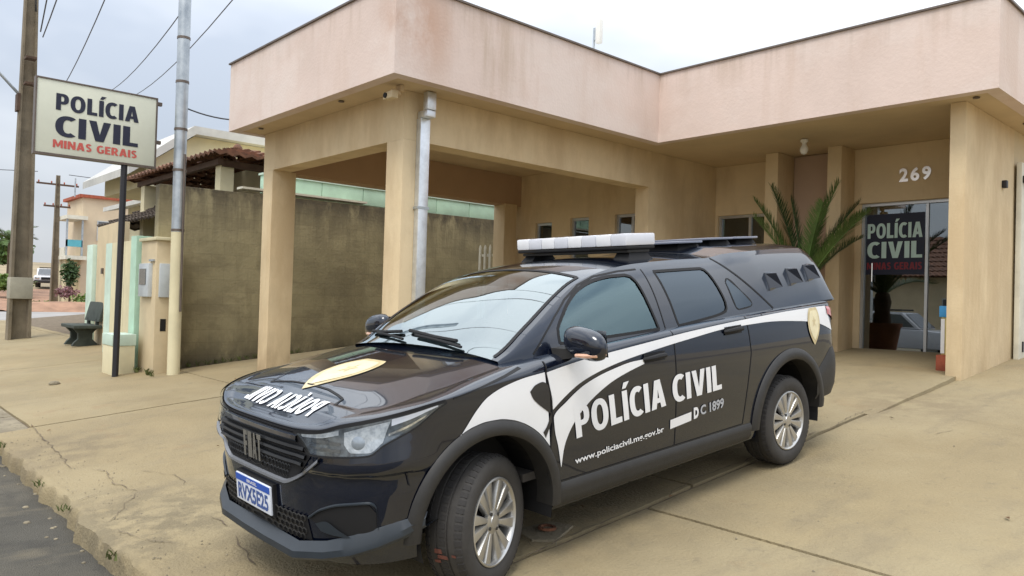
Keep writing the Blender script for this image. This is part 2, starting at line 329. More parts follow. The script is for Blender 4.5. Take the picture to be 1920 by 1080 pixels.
def word_mesh(word, sub=0.0, gap_=.085):
    V, F_, x = [], [], 0
    for ch in word:
        w, polys = _glyph(ch)
        for loops in polys:
            flat = [p for l in loops for p in l]; tri = tessellate_polygon([[Vector((a, b, 0)) for a, b in l] for l in loops]); n = len(V); V += [(x+a, b) for a, b in flat]; F_ += [(n+i, n+j, n+k) for i, j, k in tri]
        x += w+gap_
    x -= gap_
    if sub:
        bm = bmesh.new(); vs_ = [bm.verts.new((a, b, 0)) for a, b in V]
        for f in F_:
            try: bm.faces.new([vs_[i] for i in f])
            except ValueError: pass
        for _ in range(3):
            ed = [e for e in bm.edges if e.calc_length() > sub]
            if not ed: break
            bmesh.ops.subdivide_edges(bm, edges=ed, cuts=1); bmesh.ops.triangulate(bm, faces=bm.faces)
        bm.verts.index_update(); V = [(v.co.x, v.co.y) for v in bm.verts]; F_ = [tuple(v.index for v in f.verts) for f in bm.faces]; bm.free()
    return np.array([(a/x, b) for a, b in V]), F_
def word(name, body, fn, m, parent, sub=0.0):
    v, f = word_mesh(body, sub); mb = MB(); mb.add([fn(a, b) for a, b in v], f); return mb.build(name, m, parent)
def pch(xs, ys):
    xs = np.array(xs, float); ys = np.array(ys, float); h = np.diff(xs); d = np.diff(ys)/h; m = np.zeros(len(xs)); m[0], m[-1] = d[0], d[-1]
    for i in range(1, len(xs)-1):
        if d[i-1]*d[i] > 0:
            w1, w2 = 2*h[i]+h[i-1], h[i]+2*h[i-1]; m[i] = (w1+w2)/(w1/d[i-1]+w2/d[i])
    def f(x):
        x = np.clip(np.asarray(x, float), xs[0], xs[-1]); i = np.clip(np.searchsorted(xs, x)-1, 0, len(xs)-2); t = (x-xs[i])/h[i]
        return ys[i]*(1+2*t)*(1-t)**2+h[i]*m[i]*t*(1-t)**2+ys[i+1]*t*t*(3-2*t)+h[i]*m[i+1]*t*t*(t-1)
    return f
def ramp(y): return .248+.0957*(y-2.4)

# ================================================================== ground
zt = pch([-700, -130, -43, -30, -24, 400], [9, 5.1, .32, .32, 0, 0])
def sheet(name, xs, ys, fn, m, kind='structure', parent=None, smooth=True):
    mb = MB(); mb.grid([[(x, y, fn(x, y)) for y in ys] for x in xs]); o = mb.build(name, m, parent, smooth)
    if parent is None: o['kind'] = kind
    return o
XS = [-700, -400, -250, -180]+list(np.arange(-150, -20, 2.5))+[-20, 0, 40, 120, 400]
sheet('ground', XS, [-400, -150, -60, -20, 0, 1.3, 6, 20, 60, 200, 500], lambda x, y: float(zt(x))-.07, 'earth')
sheet('road', [-150]+list(np.arange(-140, -20, 2.5))+list(np.arange(-18, 61, 1.0)), list(np.arange(-7.6, 1.4, .9))+[1.36], lambda x, y: float(zt(x))+.012*mnoise.noise((x*.4, y*.6, 0)) if x > -22 else float(zt(x)), 'asphalt')
sheet('cross_road', np.arange(-43, -29.9, 1.3), [-60, -8, 1, 2, 4, 6, 8, 12, 60], lambda x, y: float(zt(x))+.012, 'road_far')
sheet('far_road', np.arange(-150, -42, 3), [-7.5, -3, 1.5, 6.5], lambda x, y: float(zt(x))+.02, 'road_far')
mb = MB(); mb.grid([[(x, y, float(zt(x))+.02+(.42 if -46.5 < x < -43.6 else 0)*(1 if 7 < y < 30 else 0)+.08*mnoise.noise((x, y, 3))) for y in np.linspace(6.8, 34, 20)] for x in np.linspace(-70, -43.2, 20)])
props(mb.build('soil_bank', 'soil', None, True), kind='structure')
# opposite pavement
mb = MB().box(-60, 30, -11, -7.6, -.05, .14); props(mb.build('opposite_pavement', 'concrete_worn', None), kind='structure')

# driveway and pavement: cast slabs on a slope, each a piece of its own
drive = empty('driveway', (0, 0, 0), kind='structure')
def slab(x0, x1, y0, y1, m='concrete', lift=0.0, jit=.012, nx=None, ny=None, zf=None, name='slab', parent=None):
    zf = zf or ramp; nx = nx or max(2, int((x1-x0)/.30)); ny = ny or max(2, int((y1-y0)/.22))
    P = []
    for i in range(nx+1):
        r = []
        for j in range(ny+1):
            x = x0+(x1-x0)*i/nx; y = y0+(y1-y0)*j/ny
            e = min(i, nx-i, j, ny-j)
            a, b = mnoise.noise((x*2.3, y*2.3, 1.7)), mnoise.noise((x*2.3, y*2.3, 9.2))
            if e == 0: x += jit*a*(1 if i in (0, nx) else 0); y += jit*b*(1 if j in (0, ny) else 0)
            z = zf(y)+lift+.006*mnoise.noise((x*.7, y*.7, 4.1))-(.006 if e == 0 else 0)
            r.append((x, y, z))
        P.append(r)
    mb = MB(); mb.grid(P)
    rim = [P[i][0] for i in range(nx+1)]+[P[nx][j] for j in range(1, ny+1)]+[P[i][ny] for i in range(nx-1, -1, -1)]+[P[0][j] for j in range(ny-1, 0, -1)]
    n = len(rim); low = [(x, y, z-.11) for x, y, z in rim]
    mb.add(rim+low, [(i, n+i, n+(i+1) % n, (i+1) % n) for i in range(n)])
    return mb.build(name, m, parent or drive, 40)
sheet('sub_base', np.arange(-30, 12.1, 2), [1.34, 4.3, 8, 12], lambda x, y: ramp(y)-.028, 'joint_dark')
slab(-30, -20.02, 1.66, 4.4); slab(-20, -14.52, 1.66, 4.4); slab(-14.5, -9.042, 1.66, 4.05); slab(-12.0, -9.042, 4.07, 11.2)
slab(-9.0, -2.884, 1.34, 4.3, 'concrete', jit=.02)
slab(-9.0, -2.884, 4.33, 11.2)
slab(-2.838, 12, 3.772, 11.2, jit=.02); slab(-2.838, 12, 1.30, 3.742, jit=.02)
slab(-30, -18.7, 4.42, 30, zf=lambda y: ramp(4.41), ny=20)
# entrance slab, a low step above the driveway
porch = empty('porch_floor', (0, 0, 0), kind='structure')
pz = lambda y: float(np.interp(y, [7.0, 7.3, 9.05, 14], [ramp(7.0)-.004, ramp(7.3)+.022, .935, .935]))
slab(-6.98, -2.80, 7.02, 11.0, 'concrete', 0, .03, zf=pz, name='step_slab', parent=porch)
# kerb stones, chipped
kerb = empty('kerb', (-10, 1.4, 0), kind='structure')
x = -27.0
while x < -9.2:
    w = random.uniform(.85, 1.05); mb = MB(); j = lambda: random.uniform(-.012, .012)
    mb.hexa([(x, 1.33+j(), -.03), (x+w-.02, 1.33+j(), -.03), (x+w-.02, 1.63, -.03), (x, 1.63, -.03)], [(x, 1.35+j(), .150+j()), (x+w-.02, 1.35+j(), .150+j()), (x+w-.02, 1.63, .172+j()*.4), (x, 1.63, .172+j()*.4)])
    mb.build('kerb_stone', 'concrete_worn', kerb, bevel=.012); x += w
# broken lip where the driveway meets the road
xe = np.arange(-9.0, 11.0, .045); P = []
for x in xe:
    n1, n2, n3 = mnoise.noise((x*1.3, 0, 3.3)), mnoise.noise((x*5.1, 2, 1.3)), mnoise.noise((x*14, 4, 8))
    e_ = -.050+.050*n1+.045*n2; row = []
    for k, (fy, fz) in enumerate(((.03, .003), (0, .002), (.40, -.006), (.75, -.022), (.95, -.085), (1.0, -.16))):
        row.append((x, 1.345+(e_+.018*n3*(k > 1))*fy if k > 1 else 1.345+fy, .144+fz+(.016*n2+.012*mnoise.noise((x*9, k*3.1, 7)))*(1 if k > 1 else 0)))
    P.append(row)
mb = MB(); mb.grid(P); mb.build('broken_edge', 'concrete', kerb, 40)
rnd_ = random.Random(4)
for i in range(30):      # crumbled bits along the edge
    x = rnd_.uniform(-9.2, -2.5); y = 1.30-abs(rnd_.gauss(0, .10)); r_ = rnd_.uniform(.008, .026); mb = MB()
    mb.lathe([(0, r_*.45), (r_*.7, r_*.36), (r_, .0), (r_*.8, -.01)], 7, 'z', (x, y, .003)); mb.build('rubble', 'concrete_worn', kerb)
# cracks in the concrete
def ribbon(mb, pts, wid, z=.006, seed=0):
    q = []
    for a, b in zip(pts[:-1], pts[1:]):
        n = max(2, int(math.hypot(b[0]-a[0], b[1]-a[1])/.05))
        q += [(a[0]+(b[0]-a[0])*i/n, a[1]+(b[1]-a[1])*i/n) for i in range(n)]
    q.append(pts[-1]); P = []
    for i, (x, y) in enumerate(q):
        a = q[max(i-1, 0)]; b = q[min(i+1, len(q)-1)]; dx, dy = b[0]-a[0], b[1]-a[1]; l = math.hypot(dx, dy) or 1
        o = .030*mnoise.noise((x*9+seed, y*9, 2))+.014*mnoise.noise((x*31+seed, y*31, 2)); h = .62*wid*(.15+1.3*abs(mnoise.noise((x*9, y*9+seed, 5))))*(.25 if i in (0, len(q)-1) else 1)
        nx, ny = -dy/l, dx/l
        P.append([(x+nx*(o-h), y+ny*(o-h), ramp(y)+z), (x+nx*(o+h), y+ny*(o+h), ramp(y)+z)])
    mb.grid(P)
CR = [([(-9.16, 1.68), (-8.3, 1.62), (-7.555, 1.60), (-6.822, 1.53)], .012), ([(-6.678, 1.644), (-6.502, 1.72), (-6.113, 1.66), (-5.741, 1.708)], .008),
      ([(-5.844, 1.36), (-5.888, 1.42), (-5.871, 1.553)], .010), ([(-5.701, 1.697), (-5.397, 1.527), (-5.195, 1.38)], .008), ([(-5.113, 1.77), (-5.034, 1.905)], .009),
      ([(-4.796, 1.874), (-4.494, 1.871)], .010), ([(-4.338, 1.839), (-4.011, 1.769), (-3.83, 1.744)], .014), ([(-2.165, 6.556), (-2.081, 6.775)], .009),
      ([(-2.319, 7.271), (-1.963, 7.166), (-1.7, 7.136), (-1.2, 7.2)], .006), ([(-3.043, 2.922), (-2.88, 2.866), (-2.85, 2.9)], .012), ([(-4.987, 1.38), (-4.738, 1.434), (-4.478, 1.557)], .007),
      ([(-2.86, 4.0), (-2.94, 4.4), (-2.9, 5.0), (-2.96, 5.6), (-2.86, 6.2), (-2.92, 6.9), (-2.87, 7.2)], .011), ([(-2.85, 2.75), (-2.87, 3.1), (-2.86, 3.6)], .013),
      ([(-6.3, 1.9), (-5.9, 2.05), (-5.6, 2.0)], .006), ([(-1.0, 2.4), (-.6, 2.9), (-.2, 3.0)], .005)]
mb = MB()
for i, (c, w) in enumerate(CR): ribbon(mb, c, w, seed=i*3.3)
o = mb.build('crack', 'joint_dark', drive); o['kind'] = 'stuff'
# rusty drain hole in a broken patch beside the front wheel
dr = empty('drain_cover', (-3.02, 3.08, ramp(3.08)), 'broken square drain patch with rusty hole in the concrete beside the front wheel', 'drain')
mb = MB(); P = [(-3.16, 2.98), (-3.10, 3.20), (-2.96, 3.24), (-2.88, 3.02), (-2.98, 2.93)]
mb.add([(x, y, ramp(y)+.008) for x, y in P], [(0, 1, 2, 3, 4)][::-1]); mb.add([(x, y, ramp(y)+.008) for x, y in P]+[(x, y, ramp(y)-.03) for x, y in P], [(i, (i+1) % 5, 5+(i+1) % 5, 5+i) for i in range(5)])
mb.build('patch', 'concrete_worn', dr, fix=True)
mb = MB(); mb.lathe([(.055, .004), (.05, .016), (.036, .016), (.034, -.02), (0, -.021)], 20, 'z', (-3.03, 3.10, ramp(3.10)+.006)); mb.build('rusty_pipe_rim', 'rust', dr, 40)
# pebble on the pavement
mb = MB(); mb.lathe([(0, .05), (.05, .04), (.075, .015), (.07, 0)], 9, 'z', (-12.05, 2.47, ramp(2.47))); one('stone', mb, 'concrete_worn', 'small stone lying on the pavement near the black sign post', 'stone', smooth=True)

# ================================================================== police station
SOF, FTOP, BEAM = 3.90, 4.86, 3.37
st = empty('police_station', (-6.5, 8, .93), 'single-storey cream police station with peach fascia band, carport and glass entrance', 'building')
def P_(name, mb, m, parent=st, **k): return mb.build(name, m, parent, **k)
# fascia band: outer face polygon, built as four runs 0.14 thick
FX0, FX1, FX2 = -10.76, -6.54, -2.34; FY0, FY1, FYB = 4.27, 8.72, 15.0
t = .14
def fas(x0, x1, y0, y1): return P_('fascia', MB().box(x0, x1, y0, y1, SOF, FTOP), 'fascia_paint')
fas(FX0, FX1, FY0, FY0+t); fas(FX1-t, FX1, FY0+t, FY1); fas(FX1-t, FX2, FY1, FY1+t); fas(FX2-t, FX2, FY1+t, FYB); fas(FX0, FX0+t, FY0+t, FYB)
def cap(x0, x1, y0, y1): return P_('flashing', MB().box(x0, x1, y0, y1, FTOP, FTOP+.022), 'metal_flashing')
e = .025
cap(FX0-e, FX1+e, FY0-e, FY0+t+e); cap(FX1-t-e, FX1+e, FY0+t+e, FY1-e); cap(FX1-t-e, FX2+e, FY1-e, FY1+t+e); cap(FX2-t-e, FX2+e, FY1+t+e, FYB); cap(FX0-e, FX0+t+e, FY0+t+e, FYB)
P_('roof', MB().prism([(FX0+t, FY0+t), (FX1-t, FY0+t), (FX1-t, FY1+t), (FX2-t, FY1+t), (FX2-t, FYB), (FX0+t, FYB)], 'z', 4.35, 4.42), 'roof_white')
# soffits (underside slab 3 cm thick, its face just above the fascia foot)
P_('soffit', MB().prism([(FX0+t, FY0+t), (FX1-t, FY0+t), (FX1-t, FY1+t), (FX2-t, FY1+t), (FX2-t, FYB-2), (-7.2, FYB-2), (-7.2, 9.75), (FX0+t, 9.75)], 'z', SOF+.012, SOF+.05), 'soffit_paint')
# columns and beams of the carport
P_('column', MB().box(-10.60, -10.30, 4.74, 5.10, ramp(4.9)-.2, BEAM), 'wall_paint', bevel=.006)
P_('column', MB().box(-7.36, -7.03, 4.74, 5.10, ramp(4.9)-.2, BEAM), 'wall_paint', bevel=.006)
P_('column', MB().box(-10.60, -10.30, 9.20, 9.50, ramp(9.3)-.2, BEAM), 'wall_paint', bevel=.006)
P_('beam', MB().box(-10.60, -7.03, 4.742, 5.02, BEAM, SOF+.01), 'wall_paint')
P_('beam', MB().box(-7.32, -7.032, 5.02, 11.05, BEAM, SOF+.01), 'wall_paint')
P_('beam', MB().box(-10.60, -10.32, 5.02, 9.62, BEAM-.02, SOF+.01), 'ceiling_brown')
P_('wall', MB().box(-7.28, -7.034, 9.17, 11.0, .6, BEAM), 'wall_paint')
# back wall of the carport with three openings
def wall_y(name, y0, y1, x0, x1, z0, z1, holes, m, parent=st):
    """wall in the x-z plane with rectangular holes, built from butted blocks"""
    xs = sorted({x0, x1, *[h[0] for h in holes], *[h[1] for h in holes]}); mb = MB()
    for a, b in zip(xs[:-1], xs[1:]):
        hs = sorted([(h[2], h[3]) for h in holes if h[0] < (a+b)/2 < h[1]]); z = z0
        for h0, h1 in hs:
            if h0 > z: mb.box(a, b, y0, y1, z, h0)
            z = h1
        if z < z1: mb.box(a, b, y0, y1, z, z1)
    return mb.build(name, m, parent)
def window(x0, x1, y, z0, z1, back, parent=st, frame='frame_silver', fw=.045, mull=(), glass='window_glass'):
    w = MB(); w.box(x0, x0+fw, y-.03, y+.03, z0, z1); w.box(x1-fw, x1, y-.03, y+.03, z0, z1); w.box(x0+fw, x1-fw, y-.03, y+.03, z0, z0+fw); w.box(x0+fw, x1-fw, y-.03, y+.03, z1-fw, z1)
    for q in mull: w.box(q-fw/2, q+fw/2, y-.028, y+.028, z0+fw, z1-fw)
    f = w.build('window_frame', frame, parent)
    MB().box(x0+fw, x1-fw, y-.004, y+.004, z0+fw, z1-fw).build('pane', glass, f)
    if back: MB().box(x0+.01, x1-.01, y+.10, y+.12, z0, z1).build('curtain', back, f)
    return f
W3 = [(-9.92, -9.50, 2.05, 3.02), (-9.05, -8.62, 2.0, 3.06), (-8.05, -7.36, .9, 3.06)]
wall_y('wall', 9.62, 9.80, -10.60, -7.284, .6, SOF+.01, W3, 'wall_paint')
for a in W3[:2]: window(a[0], a[1], 9.70, a[2], a[3], 'interior_dark')
window(-8.05, -7.36, 9.70, .9, 3.06, 'blind_grey', mull=(-7.72,))
P_('room_backdrop', MB().box(-10.5, -7.3, 10.25, 10.3, .6, 3.9), 'room_wall')
# porch back wall, pilasters, right wing
PW = [(-6.98, -5.86, 1.75, 3.10), (-4.63, -3.10, .93, 3.13)]
wall_y('wall', 10.98, 11.16, -7.03, -2.902, .6, SOF+.01, PW, 'wall_paint')
P_('panel', MB().box(-5.62, -4.925, 10.90, 10.977, .93, SOF), 'pink_panel')
P_('pilaster', MB().box(-5.83, -5.63, 10.42, 10.978, .93, SOF+.01), 'wall_paint', bevel=.005)
P_('pilaster', MB().box(-4.92, -4.72, 10.50, 10.976, .93, SOF+.01), 'wall_paint', bevel=.005)
P_('door_header', MB().box(-4.718, -2.904, 10.93, 10.976, 3.13, SOF+.008), 'wall_paint')
P_('pillar_wall', MB().box(-2.90, -2.742, 9.10, 10.90, .5, SOF+.01), 'wall_paint', bevel=.005)
P_('wall', MB().box(-2.898, -2.75, 10.90, 15, .5, SOF+.01), 'cream_paint')
P_('baseboard', MB().box(-2.742, -2.725, 9.4, 10.88, .78, .90), 'concrete_worn')
window(-6.98, -5.86, 11.06, 1.75, 3.10, 'curtain_green', mull=(-6.42,))
# glass entrance door: frame, two leaves, room behind
dr_ = MB(); dr_.box(-4.63, -4.59, 11.0, 11.08, .93, 3.13); dr_.box(-4.59, -3.10, 11.0, 11.08, 3.085, 3.13); dr_.box(-3.14, -3.10, 11.0, 11.08, .93, 3.085); dr_.box(-4.59, -3.14, 11.005, 11.075, .93, .955)
door = P_('entrance_door', dr_, 'frame_silver')
MB().box(-4.588, -3.79, 11.030, 11.038, .956, 3.083).build('glass_pane', 'door_glass', door)
MB().box(-3.75, -3.142, 11.044, 11.052, .956, 3.083).build('glass_pane', 'door_glass', door)
MB().box(-3.788, -3.752, 11.02, 11.06, .956, 3.083).build('mullion', 'frame_silver', door)
MB().tube([(-4.47, 10.985, 2.02), (-4.47, 10.985, 2.28)], .012).build('pull_handle', 'chrome', door, 30)
MB().box(-3.95, -3.5, 10.97, 11.0, .93, .952).build('floor_track', 'frame_silver', door)
SGN = MB().box(-4.575, -3.80, 11.022, 11.027, 2.12, 2.97).build('door_sign', 'navy_print', door)
def on_door(x0, x1, z0, z1, y=11.0195): return lambda a, b: (x0+(x1-x0)*a, y, z0+(z1-z0)*b)
word('door_lettering', 'POLÍCIA', on_door(-4.555, -3.825, 2.63, 2.84), 'teal_print', SGN)
word('door_lettering', 'CIVIL', on_door(-4.555, -3.825, 2.35, 2.58), 'teal_print', SGN)
word('door_lettering', 'MINAS GERAIS', on_door(-4.555, -3.825, 2.19, 2.29), 'darkred_print', SGN)
P_('room_backdrop', MB().box(-6.9, -2.9, 13.4, 13.45, .6, 3.9), 'room_wall'); P_('room_floor', MB().box(-7.0, -2.9, 11.16, 13.4, .88, .93), 'concrete_worn')
P_('room_desk', MB().box(-4.4, -3.3, 12.4, 12.9, .93, 1.72), 'interior_dark')
# house number
for i, d in enumerate('269'):
    x0 = -4.10+i*.145
    v, f = text_mesh(d, .035); mb = MB(); n = len(v)
    pts = [(x0+.115*a, 10.905, 3.385+.185*b) for a, b in v]
    mb.add(pts+[(x, 10.929, z) for x, y, z in pts], f); P_('house_number', mb, 'polished_steel')
# ceiling lamp, small vents, surveillance camera
l_ = P_('ceiling_lamp', MB().lathe([(0, 3.90), (.05, 3.90), (.05, 3.87), (.03, 3.86), (.03, 3.83)], 16, 'z', (-4.92, 9.80, 0)), 'white_plastic', smooth=40)
MB().lathe([(.028, 3.83), (.05, 3.79), (.055, 3.75), (.035, 3.71), (0, 3.695)], 16, 'z', (-4.92, 9.80, 0)).build('bulb', 'white_plastic', l_, 40)
for x, y in ((-2.62, 9.0), (-2.55, 10.6), (-10.2, 4.5), (-8.0, 4.5)): P_('soffit_vent', MB().lathe([(0, 3.905), (.035, 3.905), (.035, 3.895), (0, 3.893)], 12, 'z', (x, y, 0)), 'metal_flashing')
cm = empty('security_camera', (-6.92, 4.60, 3.9), 'small security camera under the soffit at the carport corner', 'camera')
MB().box(-6.97, -6.87, 4.58, 4.62, 3.84, 3.905).build('mount', 'soffit_paint', cm); MB().box(-7.02, -6.84, 4.45, 4.53, 3.74, 3.82).build('housing', 'cream_paint', cm, bevel=.012)
MB().lathe([(0, 4.435), (.028, 4.435), (.03, 4.46)], 14, 'y', (-6.965, 0, 3.78)).build('lens', 'gap_black', cm); MB().box(-6.94, -6.90, 4.50, 4.60, 3.80, 3.85).build('arm', 'soffit_paint', cm)
# galvanised downpipe on the corner column
dp = MB(); dp.box(-7.028, -6.945, 4.91, 5.04, ramp(5)+.02, 3.62); o = P_('downpipe', dp, 'galv_bright', bevel=.006)
MB().box(-7.02, -6.84, 4.915, 5.035, 3.622, 3.70).build('elbow', 'galv_bright', o, bevel=.01)
MB().box(-6.92, -6.835, 4.915, 5.035, 3.702, 3.90).build('outlet', 'galv_bright', o, bevel=.008)
for z in (1.4, 2.6): MB().box(-7.030, -6.940, 4.895, 5.055, z, z+.03).build('strap', 'galvanised', o)
# wifi antenna on the roof
an = empty('roof_antenna', (-8.08, 9.0, 4.42), 'small white panel antenna on a thin mast above the roof parapet', 'antenna')
MB().tube([(-8.08, 9.0, 4.42), (-8.06, 9.0, 5.98)], .018, 8).build('mast', 'galvanised', an, 30); MB().box(-8.02, -7.93, 8.98, 9.06, 5.72, 6.10).build('panel', 'white_plastic', an, bevel=.01)
MB().box(-8.06, -8.02, 8.99, 9.03, 5.78, 5.98).build('bracket', 'galvanised', an)
# light panel gate at the far right and hooks on the wall
gt = empty('metal_gate', (-2.6, 12, .9), 'pale sheet-metal gate leaf beyond the right-hand wall', 'gate')
MB().box(-2.72, -2.66, 10.92, 13.6, .93, 3.50).build('leaf', 'white_slab', gt, bevel=.01)
for yy in (11.5, 12.2, 12.9): MB().box(-2.659, -2.64, yy, yy+.05, .95, 3.48).build('rib', 'white_slab', gt)
MB().box(-2.66, -2.645, 11.05, 11.08, 1.15, 1.28).build('bolt', 'black_metal', gt)
for i, (y, z) in enumerate(((10.44, 3.17), (10.98, 3.29))):
    one('wall_hook', MB().box(-2.742 if i == 0 else -2.66, -2.69 if i == 0 else -2.61, y-.035, y+.035, z-.045, z+.045), 'black_metal', ['small black bracket on the cream right-hand wall', 'small black bracket on the pale gate leaf'][i], 'bracket', 'wall brackets', bevel=.008)
# picket gate between carport back column and boundary wall
pk = empty('picket_gate', (-10.95, 9.35, ramp(9.3)), 'short cream picket gate beside the rear carport column', 'gate')
pm = None
for i in range(5):
    x = -11.14+i*.145; z0 = ramp(9.35)+.05
    if pm is None:
        pm = MB().prism([(-.028, 0), (.028, 0), (.028, 1.62), (0, 1.68), (-.028, 1.62)], 'y', -.012, .012).mesh('picket')
        pm.materials.append(M['white_slab'])
    o = bpy.data.objects.new('picket', pm); col.objects.link(o); o.parent = pk; o.location = Vector((x, 9.35, z0))-Vector(pk.location)
for z in (1.2, 2.42): MB().box(-11.2, -10.52, 9.365, 9.385, z, z+.05).build('rail', 'white_slab', pk)
# narrow leaflet stand by the door
sd_ = empty('leaflet_stand', (-3.2, 9.75, .935), 'narrow stand with blue top and yellow front beside the right pillar', 'stand')
MB().box(-3.17, -2.93, 9.62, 9.86, .935, 1.12).build('base', 'brick_red', sd_, bevel=.01); MB().box(-3.13, -2.95, 9.66, 9.82, 1.12, 1.56).build('body', 'yellow_print', sd_, bevel=.008)
MB().box(-3.15, -2.93, 9.64, 9.84, 1.56, 1.69).build('top', 'blue_print', sd_, bevel=.01); MB().box(-3.06, -2.98, 9.652, 9.659, 1.36, 1.46).build('label_print', 'navy_print', sd_); MB().box(-3.13, -3.09, 9.650, 9.658, 1.14, 1.54).build('edge_strip', 'lettering_white', sd_)

# ================================================================== boundary wall with mint panels above
bw = empty('boundary_wall', (-12.2, 7.4, .4), 'weathered olive-grey rendered wall with dark stains beside the carport', 'wall')
mb = MB(); ys = [3.78, 5.4, 7, 9, 11.4]
mb.prism([(3.78, ramp(3.78)-.2), (11.4, ramp(11.4)-.2), (11.4, 3.30), (3.78, 3.22)], 'x', -12.28, -12.10); mb.build('render', 'old_render', bw, bevel=.01)
mb = MB(); mb.box(-12.30, -12.08, 5.05, 7.4, 3.30, 3.335); mb.build('coping', 'white_slab', bw)
mp_ = empty('mint_parapet', (-12.4, 8, 3.3), 'mint green panelled parapet of the neighbouring house above the stained wall', 'parapet')
yy = [5.5, 5.95, 6.6, 7.45, 8.3, 9.15, 10.0, 10.85]
for a, b in zip(yy[:-1], yy[1:]):
    MB().box(-12.44, -12.31, a+.006, b-.006, 3.30, 3.60+.004*random.random()).build('panel', 'mint_paint', mp_, bevel=.006)
MB().box(-12.46, -12.29, 5.48, 10.9, 3.606, 3.64).build('top_rail', 'pale_mint', mp_)

# ================================================================== meter pillar, poles, sign
px = empty('meter_pillar', (-12.1, 3.8, ramp(3.8)), 'cream masonry pillar with grey electricity meter box', 'pillar')
MB().box(-12.46, -11.74, 3.66, 3.98, ramp(3.66)-.1, 2.34).build('body', 'cream_paint', px, bevel=.012)
o = MB().box(-12.36, -11.90, 3.60, 3.665, 1.50, 2.0).build('meter_box', 'meter_box', px, bevel=.012); MB().box(-12.30, -12.0, 3.592, 3.601, 1.68, 1.92).build('window_pane', 'lamp_dark', o)
MB().box(-11.742, -11.70, 3.70, 3.90, 1.5, 2.0).build('side_box', 'meter_box', px, bevel=.01); MB().box(-11.745, -11.735, 3.74, 3.82, 1.0, 1.18).build('slot', 'gap_black', px); MB().box(-12.0, -11.8, 3.63, 3.662, 2.03, 2.06).build('hood', 'galvanised', px)
MB().box(-12.50, -11.70, 3.63, 4.02, 2.34, 2.39).build('cap', 'cream_light', px, bevel=.01)
sp = empty('service_pole', (-11.5, 3.86, ramp(3.86)), 'galvanised steel service pole on a cream concrete base beside the meter pillar', 'pole')
MB().tube([(-11.46, 3.86, ramp(3.86)-.1), (-11.49, 3.86, 2.46)], [.088, .088], 16).build('concrete_base', 'cream_light', sp, 30)
pl = MB().tube([(-11.49, 3.86, 2.46), (-11.55, 3.86, 8.0)], .086, 16).build('steel_tube', 'galvanised', sp, 30)
for z in (2.47, 3.35, 3.95, 4.65, 5.3): MB().tube([(-11.49-.011*(z-2.46), 3.86, z), (-11.49-.011*(z-2.46), 3.86, z+.035)], .093, 16).build('band', 'metal_flashing', pl, 30)
MB().tube([(-11.38, 3.90, 1.3), (-11.42, 3.90, 3.6)], .018, 8).build('conduit', 'metal_flashing', sp, 30)
sg = empty('police_sign', (-12.05, 3.26, ramp(3.26)), 'white street sign reading POLÍCIA CIVIL MINAS GERAIS on a black post', 'sign')
MB().tube([(-12.05, 3.24, ramp(3.24)-.05), (-12.05, 3.26, 3.44)], .045, 12).build('post', 'black_metal', sg, 30)
sb = MB().box(-12.10, -12.0, 2.12, 3.66, 3.45, 4.46).build('panel', 'sign_white', sg, bevel=.006)
fr = MB(); fr.box(-12.11, -11.99, 2.10, 3.68, 3.42, 3.449); fr.box(-12.11, -11.99, 2.10, 3.68, 4.461, 4.48); fr.box(-12.11, -11.99, 2.10, 2.119, 3.449, 4.461); fr.box(-12.11, -11.99, 3.661, 3.68, 3.449, 4.461); fr.build('frame', 'metal_flashing', sg)
def on_sign(y0, y1, z0, z1): return lambda a, b: (-11.995, y0+(y1-y0)*a, z0+(z1-z0)*b)
word('lettering', 'POLÍCIA', on_sign(2.35, 3.42, 4.06, 4.29), 'navy_print', sb)
word('lettering', 'CIVIL', on_sign(2.35, 3.42, 3.70, 3.985), 'navy_print', sb)
word('lettering', 'MINAS GERAIS', on_sign(2.33, 3.41, 3.535, 3.645), 'red_print', sb)
for z in (4.38, 3.80): MB().box(-12.08, -12.02, 3.68, 3.75, z, z+.05).build('lug', 'metal_flashing', sg)

def dt_pole(name, x, y, z0, h, wb, wt, label, arms):
    r = empty(name, (x, y, z0), label, 'utility pole')
    mb = MB(); d = .28*wb
    def sec(w, z, dz=0):      # double-T section
        a, b, q = w/2, w*.36, w*.14
        return [(x-b, y-a, z), (x+b, y-a, z), (x+b, y-a+q, z), (x+q*.6, y-a+q*1.3, z), (x+q*.6, y+a-q*1.3, z), (x+b, y+a-q, z), (x+b, y+a, z), (x-b, y+a, z), (x-b, y+a-q, z), (x-q*.6, y+a-q*1.3, z), (x-q*.6, y-a+q*1.3, z), (x-b, y-a+q, z)]
    a, b = sec(wb, z0-.1), sec(wt, z0+h); n = 12
    mb.add(a+b, [(i, (i+1) % n, n+(i+1) % n, n+i) for i in range(n)]+[tuple(range(n, 2*n))]); mb.build('shaft', 'pole_concrete', r)
    for z, l in arms:
        ar = MB().box(x-.05, x+.05, y-l/2, y+l/2, z, z+.10).build('crossarm', 'wood_dark', r)
        for q in (-.45, -.15, .15, .45): MB().lathe([(0, z+.10), (.03, z+.10), (.045, z+.16), (.03, z+.22), (0, z+.24)], 8, 'z', (x, y+l*q, 0)).build('insulator', 'brick_red', ar, 40)
    return r
up_ = dt_pole('utility_pole', -21.0, 3.52, ramp(3.52), 10.2, .47, .22, 'tall brown concrete utility pole at the left edge behind the police sign', [(9.3, 1.9)])
o = MB().box(-21.20, -20.80, 3.29, 3.75, 1.30, 1.80).build('painted_band', 'pole_band', up_, bevel=.01)
for z in (6.3, 6.9): MB().box(-20.85, -20.6, 3.4, 3.62, z, z+.05).build('clamp', 'wood_dark', up_)
